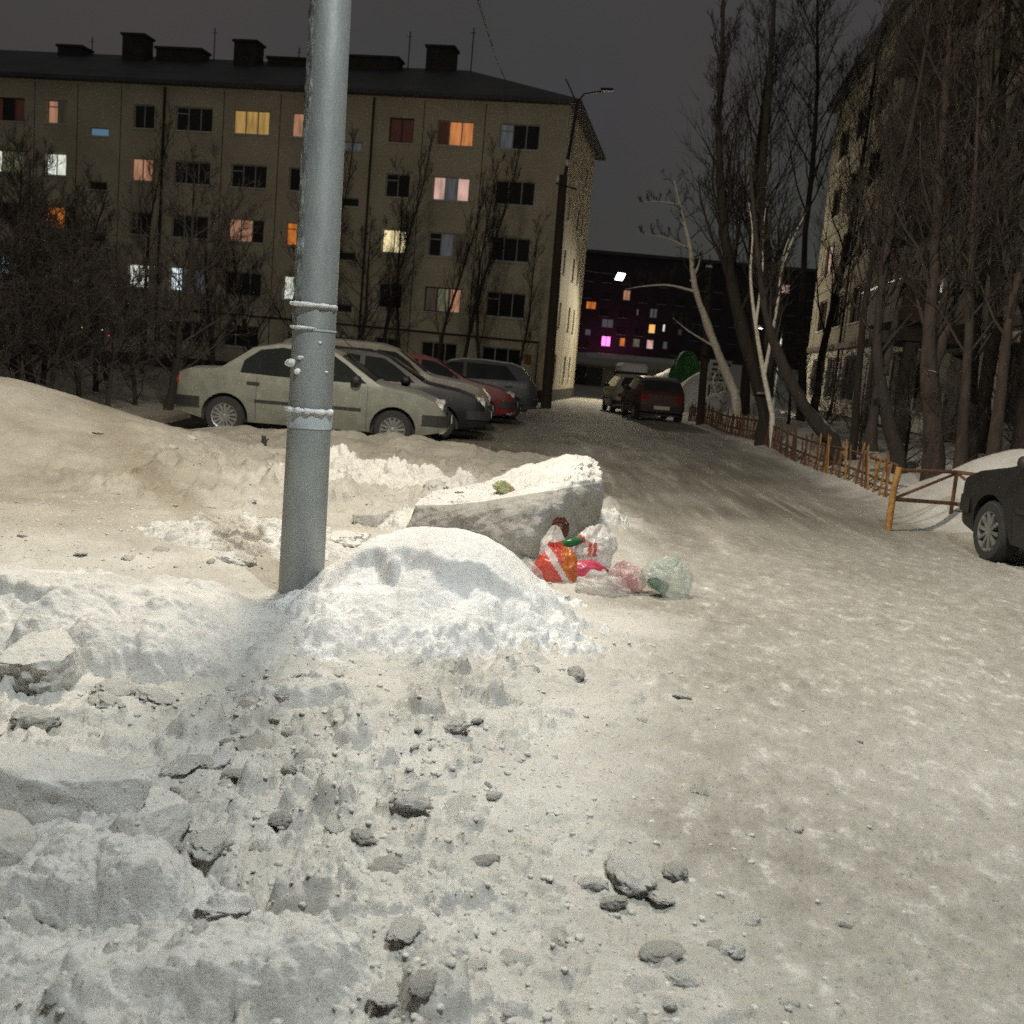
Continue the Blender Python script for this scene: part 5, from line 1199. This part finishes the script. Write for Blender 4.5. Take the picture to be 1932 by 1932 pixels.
custom_tree('white birch with a pale crooked trunk leaning left over the far fence end', 31, [(1398, 772), (1345, 640), (1312, 545), (1303, 470), (1286, 400), (1272, 340)], .14, 'birch', 'birchtwig' if False else 'twig2', 41, 'birch_tree',
            forks=(([(1312, 550), (1262, 538), (1215, 540), (1180, 546)], .045, .05, -.5), ([(1305, 530), (1318, 500), (1322, 480)], .05, .05, .1), ([(1304, 470), (1255, 448), (1205, 440)], .03, .05, -.4), ([(1280, 385), (1240, 380), (1205, 382)], .03, .05, -.4), ([(1350, 655), (1300, 625), (1270, 600)], .04, .05, -.4), ([(1360, 690), (1345, 720), (1362, 765)], .04, .0, 0)), n1=14, spread=.85, up=.2, start=.4, len1=.2, n2=5, n3=3, twig=.007)
custom_tree('slender pale-barked birch with several thin stems in front of the thick dark tree', 23.2, [(1462, 805), (1440, 700), (1424, 600), (1416, 520), (1420, 440), (1412, 380)], .065, 'birch', 'twig2', 49, 'birch_tree',
            forks=(([(1426, 610), (1438, 520), (1440, 440), (1446, 380)], .035, 0, .1), ([(1442, 705), (1466, 580), (1476, 490), (1492, 440)], .045, 0, -.2), ([(1474, 510), (1496, 450), (1520, 402)], .03, -.1, -.3)), n1=8, spread=.5, up=.5, start=.5, len1=.14, n2=4, n3=3, twig=.006)
custom_tree('thick dark tree with several upright stems spreading from one foot by the fence', 24, [(1448, 805), (1436, 740), (1400, 620), (1380, 520), (1364, 414), (1356, 248), (1362, 120), (1366, -60)], .20, 'bark', 'twig', 42,
            forks=(([(1440, 740), (1451, 620), (1452, 538), (1437, 373), (1447, 207), (1459, 41), (1462, -80)], .19, 0, .8), ([(1440, 700), (1466, 600), (1475, 520), (1490, 440)], .07, .1, -.4), ([(1432, 700), (1418, 560), (1424, 470), (1420, 400)], .06, 0, -.3), ([(1452, 540), (1475, 470), (1515, 405)], .05, .2, -.6)), n1=26, spread=.5, up=.5, start=.3, len1=.26, n2=9, n3=6, twig=.007)
custom_tree('dark leaning trunk slanting up to the left out of the fence', 19, [(1582, 838), (1538, 795), (1495, 725), (1458, 640), (1440, 560), (1425, 430), (1415, 300)], .15, 'bark', 'twig', 43, n1=14, spread=.5, up=.5, start=.45, len1=.25, n2=8, n3=5, twig=.006)
custom_tree('thin dark trunk before the lit ground-floor wall of the right block', 19, [(1612, 830), (1620, 700), (1634, 560), (1658, 440), (1690, 300), (1712, 120), (1730, -60)], .075, 'bark', 'twig', 44, n1=22, spread=.6, up=.4, start=.3, len1=.28, n2=9, n3=6, twig=.006)
custom_tree('forked trunk with two snowy feet standing in front of the right block', 16.5, [(1700, 880), (1668, 760), (1656, 660), (1664, 540), (1690, 380), (1735, 160), (1765, -40)], .115, 'bark', 'twig', 45, forks=(([(1640, 850), (1650, 770), (1660, 690)], .12, 0, 0), ([(1668, 700), (1700, 560), (1722, 420), (1740, 250)], .07, 0, .5)), n1=26, spread=.65, up=.35, start=.3, len1=.3, n2=10, n3=6, twig=.006)
custom_tree('thickest brown trunk on the right, standing behind the orange barrier', 15.5, [(1762, 890), (1760, 780), (1752, 660), (1764, 500), (1776, 300), (1790, 100), (1800, -80)], .165, 'bark2', 'twig', 46, forks=(([(1756, 700), (1790, 600), (1815, 470), (1830, 300), (1850, 100)], .10, 0, .6),), n1=26, spread=.65, up=.35, start=.32, len1=.3, n2=10, n3=6, twig=.006)
custom_tree('reddish-brown trunk second from the right edge behind the barrier', 15, [(1812, 885), (1818, 780), (1828, 640), (1834, 480), (1842, 300), (1850, 60)], .10, 'bark2', 'twig', 47, n1=24, spread=.7, up=.3, start=.3, len1=.32, n2=10, n3=6, twig=.006)
custom_tree('slanting trunk at the right edge above the black car', 14.5, [(1872, 880), (1888, 740), (1905, 600), (1935, 470), (1960, 340), (1980, 120)], .095, 'bark2', 'twig', 48, n1=20, spread=.7, up=.3, start=.3, len1=.34, n2=10, n3=6, twig=.006)
G4 = 'tall bare trees crowding the front of the right block'
for x, y, k, s, lab in ((7.7, 37, 'big', .95, 'tall bare tree behind the many-stemmed one by the fence'), (9.7, 22.5, 'big', .9, 'tall bare tree between the forked trunk and the right block'), (8.3, 17.5, 'big2', .85, 'tall bare tree behind the thickest brown trunk'), (9.3, 14.5, 'big', .9, 'tall bare tree rising beside the wall at the right edge'), (11.2, 41, 'big', .9, 'tall bare tree at the far corner of the right block'), (7.6, 11.2, 'big2', .8, 'tall bare tree standing behind the black car')):
    plant('bare_tree', lab, x, y, K[k], scale=s, group=G4)
for x, y, s, lab in ((9.3, 35.5, 1.0, 'straight bare tree with a high crown nearest the far corner of the right block'), (8.3, 19.6, 1.0, 'straight bare tree with a high crown behind the forked trunk'), (8.6, 16.4, .95, 'straight bare tree with a high crown behind the reddish-brown trunk')):
    plant('bare_tree', lab, x, y, K['high'], scale=s, group=G4)
for x, y, s, lab in ((6.2, 15.6, .6, 'small brown shrub close behind the last yellow pickets'), (6.4, 17.6, .7, 'small brown shrub pressing on the leaning pickets'), (6.5, 20.2, .75, 'small brown shrub behind the middle of the picket fence'), (6.6, 23.2, .75, 'small brown shrub by the many-stemmed tree'), (7.4, 29.5, 1.0, 'low brown shrub at the far end behind the fence'), (9.3, 19.5, 1.2, 'brown shrub under the wall of the right block')):
    plant('bare_shrub', lab, x, y, K['shrub'], scale=s, cat='shrub', group='shrubs behind the picket fence')

# ------------------------------------------------------------------ far street furniture
def green_cover():
    b = at(1290, 722, 52.0); g = Hs(b[0], 52.0); c = MB(); n = 22; V = []
    for i in range(n):
        for j in range(n):
            a = 2 * math.pi * j / n; t = i / (n - 1); r = 1.5 * (1 - t ** 2.2) ** .5 * (1 + .22 * math.sin(3 * a + 1) + .1 * math.sin(7 * a))
            V.append((r * math.cos(a) * .85, r * math.sin(a) * .5, 3.6 * t))
    V = np.array(V); V = V + np.stack([.16 * fbm(V[:, 0], V[:, 2], 1.6, 3, 4)] * 3, -1); F = [(i * n + j, i * n + (j + 1) % n, (i + 1) * n + (j + 1) % n, (i + 1) * n + j) for i in range(n - 1) for j in range(n)]
    o = link_mesh('green_tarpaulin', V, F, mat('green_tarp', (.022, .13, .035), (.012, .06, .02), .8, 3), None, True); o.location = (b[0], 52.0, g + .6); o.scale = (.62, .62, .60); tag(o, 'bright green tarpaulin bundled up behind the snow pile at the street end', 'tarpaulin')
green_cover()
for u, Y, rx, ry, hh, lab in ((1322, 47.0, 1.7, 1.6, 1.65, 'high snow pile between the dark hatchback and the brown post'), (1268, 55.0, 2.2, 2, 2.0, 'lower snow pile behind the beige van'), (1385, 43, 2.0, 1.6, 1.0, 'snow heap under the white notice board')):
    p = at(u, 750, Y)
    heap('snow_pile', p[0], Y, rx, ry, (lambda hh: lambda X, Y_, A, B, rr: hh * np.clip(1 - rr ** 1.6, 0, 1) ** .8 + .2 * fbm(X, Y_, .8, 4, 3) * np.clip(1 - rr, 0, 1))(hh), M['snow'], 60, lab, 'snow pile')
def notice_board():
    Y = 44.0; a = at(1335, 725, Y); b = at(1382, 682, Y); g = Hs(a[0], Y); root = empty('notice_board', (a[0], Y, g)); tag(root, 'white notice board with rows of grey print on two posts beyond the fence', 'notice board')
    w = b[0] - a[0]; z0 = a[2] - g; z1 = b[2] - g
    c = MB(); c.box(0, w, -.03, .03, z0, z1); c.build('board', mat('notice_white', (.52, .54, .50), (.42, .44, .41), .7, 3), root)
    c = MB()
    for i in range(4): 
        for x0, x1 in ((.12, .42), (.50, .72), (.78, .92)): c.box(w * x0, w * (x1 - .05 * (i % 2)), -.036, -.0301, z1 - .22 - i * (z1 - z0) * .21, z1 - .12 - i * (z1 - z0) * .21)
    c.build('lettering', M['darkmetal'], root)
    for x in (.1, .9): c = MB(); c.box(w * x - .04, w * x + .04, .032, .1, -.4, z1); c.build('leg', M['darkmetal'], root)
notice_board()
def kiosk():
    Y = 43.0; a = at(150, 640, Y); b = at(212, 598, Y); g = Hs(a[0], Y); root = empty('entrance_canopy', (a[0], Y, g)); tag(root, 'pale curved canopy with tiny coloured fairy lights, half hidden in the left thicket', 'canopy')
    w = b[0] - a[0] + .4; z0 = a[2] - g + .3; z1 = b[2] - g + .25
    c = MB(); V = []
    for i in range(13):
        t = i / 12; z = z1 + .0 - .5 * t ** 1.6
        for dy, dz in ((-.9, 0), (.9, .0), (.9, .08), (-.9, .08)): V.append((w * (t * 1.2 - .1), dy, z + dz))
    F = [(i * 4 + j, i * 4 + (j + 1) % 4, (i + 1) * 4 + (j + 1) % 4, (i + 1) * 4 + j) for i in range(12) for j in range(4)] + [(0, 1, 2, 3), (48, 49, 50, 51)]
    c.add(V, F); c.build('canopy_roof', M['frost'], root)
    for x in (.05, w - .05): c = MB(); c.tube([(x, -.8, -.3), (x, -.8, z1 - .45)], .05, 8); c.build('post', M['darkmetal'], root)
    cols = [((.2, .25, 1.0), 'blue'), ((1, .75, .2), 'gold'), ((.25, .35, 1), 'indigo'), ((.6, 1, .3), 'lime'), ((1, .7, .15), 'yellow'), ((1, .1, .1), 'red')]
    for i, (q, nm) in enumerate(cols):
        P, F2 = ROCKS[0]; x = w * (.1 + .16 * i)
        link_mesh('fairy_light', P * .045 + np.array([x, -.95, z1 - .60 - .12 * (i % 2) - .3 * (i / 6)]), [tuple(map(int, f)) for f in F2], glow(nm + '_fairy_light', q, 3.0), root, True)
kiosk()
# wooded ridge far behind
def far_wood():
    V = []; F = []; n = 140
    for i in range(n):
        x = -180 + 420 * i / (n - 1); h = 14 + 5 * math.sin(i * .21) + 3 * float(vnoise(np.array([i * .45]), np.array([3.0]), None, 5)[0]) + 2.5 * rng.random()
        for dy, zz in ((0, -1), (3, h * .7), (9, h), (24, h * .7), (30, -1)): V.append((x, 262 + dy + rng.normal() * .8, zz))
    for i in range(n - 1):
        for j in range(4): F.append((i * 5 + j, i * 5 + j + 1, (i + 1) * 5 + j + 1, (i + 1) * 5 + j))
    tag(link_mesh('far_wood', V, F, mat('far_trees', (.035, .03, .03), (.02, .018, .018), 1, .3)), 'dark wooded rise closing the view behind the distant block', 'wood', None, 'stuff')
far_wood()

# ------------------------------------------------------------------ rubbish bags and litter
def film(name, c, alpha=.55, rough=.25):
    m, n, l, b = newmat(name); out = n['Material Output']
    tc = n.new('ShaderNodeTexCoord'); no = n.new('ShaderNodeTexNoise'); no.inputs['Scale'].default_value = 11; no.inputs['Detail'].default_value = 4; l.new(tc.outputs['Object'], no.inputs['Vector'])
    b.inputs['Base Color'].default_value = (*c, 1); b.inputs['Roughness'].default_value = rough; b.inputs['Specular IOR Level'].default_value = .5
    tr = n.new('ShaderNodeBsdfTranslucent'); tr.inputs['Color'].default_value = (*c, 1); mx = n.new('ShaderNodeMixShader'); mx.inputs[0].default_value = .35; l.new(b.outputs[0], mx.inputs[1]); l.new(tr.outputs[0], mx.inputs[2])
    tp = n.new('ShaderNodeBsdfTransparent'); m2 = n.new('ShaderNodeMixShader')
    mr = n.new('ShaderNodeMapRange'); mr.inputs['From Min'].default_value = .35; mr.inputs['From Max'].default_value = .65; mr.inputs['To Min'].default_value = max(0, alpha - .18); mr.inputs['To Max'].default_value = min(1, alpha + .18)
    l.new(no.outputs['Fac'], mr.inputs[0]); l.new(mr.outputs[0], m2.inputs[0]); l.new(tp.outputs[0], m2.inputs[1]); l.new(mx.outputs[0], m2.inputs[2]); l.new(m2.outputs[0], out.inputs['Surface'])
    return m
def bag_mesh(seed, sx, sy, sz, crump=.16, folds=9, neck=True, flatb=True, n=90):
    V = []; rows = 64
    for i in range(rows):
        t = i / (rows - 1); ph = math.pi * t
        for j in range(n):
            a = 2 * math.pi * j / n; r = math.sin(ph) ** .8; V.append((r * math.cos(a), r * math.sin(a), -math.cos(ph)))
    V = np.array(V); x, y, z = V.T; a = np.arctan2(y, x)
    f = 1 + crump * fbm(x, y, 1.3, 3, seed, z=z) + crump * .75 * ridgef(x, y, z, seed) 
    topk = sstep(.25, 1.0, z); f = f * (1 + .10 * topk * np.sin(a * folds + seed) + .05 * topk * np.sin(a * (folds * 2 + 1)))
    P = V * f[:, None]
    if neck:
        k = sstep(.55, .98, z); P[:, 0] *= 1 - .72 * k * neck; P[:, 1] *= 1 - .72 * k * neck; P[:, 2] += .28 * k * neck
    if flatb: P[:, 2] = np.where(P[:, 2] < -.62, -.62 + (P[:, 2] + .62) * .12, P[:, 2])
    P = P * np.array([sx, sy, sz]); P[:, 2] += .66 * sz
    idx = np.arange(rows * n).reshape(rows, n); nx = np.roll(idx, -1, axis=1)
    F = np.stack([idx[:-1], nx[:-1], nx[1:], idx[1:]], -1).reshape(-1, 4); return P, F
def ridgef(x, y, z, seed):
    s = 0; a = 1
    for i, fq in enumerate((1.7, 3.6, 7.5, 14.0)): s = s + a * (1 - 2 * np.abs(2 * vnoise(x * fq + i, y * fq + z * .6 * fq, z * fq, seed + i * 7) - 1)); a *= .55
    return s / 1.8
def bag(label, u, v, Y, size, material, seed, rot=(0, 0, 0), name='rubbish_bag', cat='rubbish bag', parts=(), idx=None, **kw):
    p = at(u, v, Y); z = Hs(p[0], Y); P, F = bag_mesh(seed, *size, **kw)
    R = Matrix.Rotation(rot[2], 3, 'Z') @ Matrix.Rotation(rot[1], 3, 'Y') @ Matrix.Rotation(rot[0], 3, 'X'); P = P @ np.array(R).T; zmin = P[:, 2].min()
    mi = None
    if idx: mi = stripes(idx)(P[F].mean(axis=1))
    o = link_mesh(name, P, F, material, None, True, mi, 35); o.location = (p[0], Y, p[2]); tag(o, label, cat)
    for nm, (dx, dy, dz), s, m_, sd, rt in parts:
        Q, F2 = bag_mesh(sd, *s, crump=.14, neck=False); Rq = Matrix.Rotation(rt, 3, 'Y'); link_mesh(nm, Q @ np.array(Rq).T + np.array([dx, dy, dz]), F2, m_, o, True)
    return o
F_or = film('orange_film', (.62, .20, .05), .92); F_red = film('red_film', (.66, .115, .085), .9); F_wh = film('clear_film', (.72, .70, .68), .46); F_wh2 = film('white_film', (.78, .76, .74), .80)
F_pk = film('pink_film', (.66, .10, .17), .95); F_gr = film('pale_green_film', (.58, .66, .60), .40); F_rp = film('rosy_film', (.70, .48, .47), .50); F_dk = film('brown_film', (.12, .045, .03), .95); F_gn = film('green_film', (.03, .13, .06), .97)
def stripes(kind):
    def red_orange(c): x, z = c[:, 0], c[:, 2]; n = .02 * fbm(x * 9, z * 9, 1.0, 2, 3); t = x * .80 + z * .62 + n; return np.where(np.abs(t - .105) < .024, 2, np.where(t > .105, np.where(x > .03 + n, 1, 0), 0))
    def print_red(c): x, y, z = c.T; return np.where((y < .02) & (((np.abs(x - .0) < .032) & (np.abs(z - .125) < .055) & (np.abs(x - .0) > .006)) | ((np.abs(x + .085) < .026) & (np.abs(z - .19) < .022))), 1, 0)
    return {'ro': red_orange, 'pr': print_red}[kind]
bag('red and orange rubbish bag with a white stripe, leaning against the tilted slab', 1048, 1108, 7.55, (.155, .12, .165), [F_red, F_or, F_wh2], 3, (0, -.12, .1), folds=5, neck=.25, crump=.24, idx='ro')
bag('small shiny pink knotted bag lying on its side between the others', 1078, 1078, 7.70, (.078, .075, .13), F_pk, 5, (0, 1.45, .1), folds=5, neck=.6, crump=.10)
bag('crumpled white bag with red print at the back right of the rubbish', 1113, 1062, 7.95, (.15, .12, .150), [F_wh2, F_red], 7, (0, .2, .1), folds=5, neck=.12, crump=.26, idx='pr')
bag('white bag with a tied top at the back left of the rubbish, under the slab', 1043, 1062, 7.95, (.12, .10, .14), F_wh2, 9, (0, -.1, 1.3), folds=6, neck=.6, crump=.22)
bag('flat clear grey bag lying in front between the orange and the pale green ones', 1132, 1130, 7.2, (.165, .10, .095), F_wh, 11, (0, .2, .2), folds=6, crump=.34, neck=.1)
bag('clear crumpled bag end at the left foot of the orange one', 1012, 1106, 7.42, (.065, .06, .10), F_wh, 13, (0, -.5, .2), folds=5, crump=.32, neck=.3)
bag('translucent pale green bag, rightmost of the rubbish, standing on the road', 1240, 1119, 7.30, (.165, .12, .15), F_gr, 15, (0, .55, .2), folds=5, crump=.26, neck=.3,
    parts=(('dark_content', (-.02, -.03, .03), (.075, .05, .045), F_gn, 51, .4),))
bag('translucent rosy bag leaning against the left side of the pale green one', 1186, 1114, 7.34, (.12, .10, .11), F_rp, 17, (0, -.45, .5), folds=5, crump=.28, neck=.2, parts=(('red_content', (-.02, -.02, .02), (.075, .05, .055), film('dull_red', (.55, .24, .21), .9), 52, 0),))
def bottle():
    p = at(1078, 1030, 7.9); c = MB(); c.lathe([(0, 0), (.030, .004), (.032, .02), (.032, .13), (.014, .19), (.013, .25), (.015, .252), (.015, .27), (0, .272)], (0, 0, 0), 'z', 20)
    R = np.array(Matrix.Rotation(1.25, 3, 'Y')); P = np.array(c.v) @ R.T; m, n, l, b = newmat('green_glass'); b.inputs['Base Color'].default_value = (.02, .12, .04, 1); b.inputs['Roughness'].default_value = .08
    o = link_mesh('bottle', P, c.f, m, None, True, None, 40); o.location = (p[0] - .09, p[1] - .02, p[2]); tag(o, 'small green glass bottle lying on top of the rubbish bags', 'bottle')
bottle()
bag('dark brown crumpled wrapper tucked under the slab behind the bags', 1056, 1012, 8.1, (.07, .06, .085), F_dk, 19, (0, 0, 0), 'wrapper', 'litter', neck=False)
c = MB(); p = at(1050, 1024, 7.9); c.tube([(0.028 * math.cos(a), 0, .028 * math.sin(a)) for a in np.linspace(-.8, 3.9, 16)], .006, 6); o = c.build('plastic_loop', F_or, None, True); o.location = tuple(p); tag(o, 'small orange plastic loop sticking up from the white tied bag', 'litter')
bag('crumpled green and brown wrapper lying on top of the tilted slab', 948, 930, 8.50, (.07, .055, .04), film('olive_wrapper', (.50, .52, .30), .95, .2), 21, (0, .3, 0), 'wrapper', 'litter', neck=False, crump=.55,
    parts=(('brown_half', (.05, -.03, -.015), (.045, .035, .04), film('ochre_wrapper', (.30, .20, .08), .95, .25), 61, .2),))
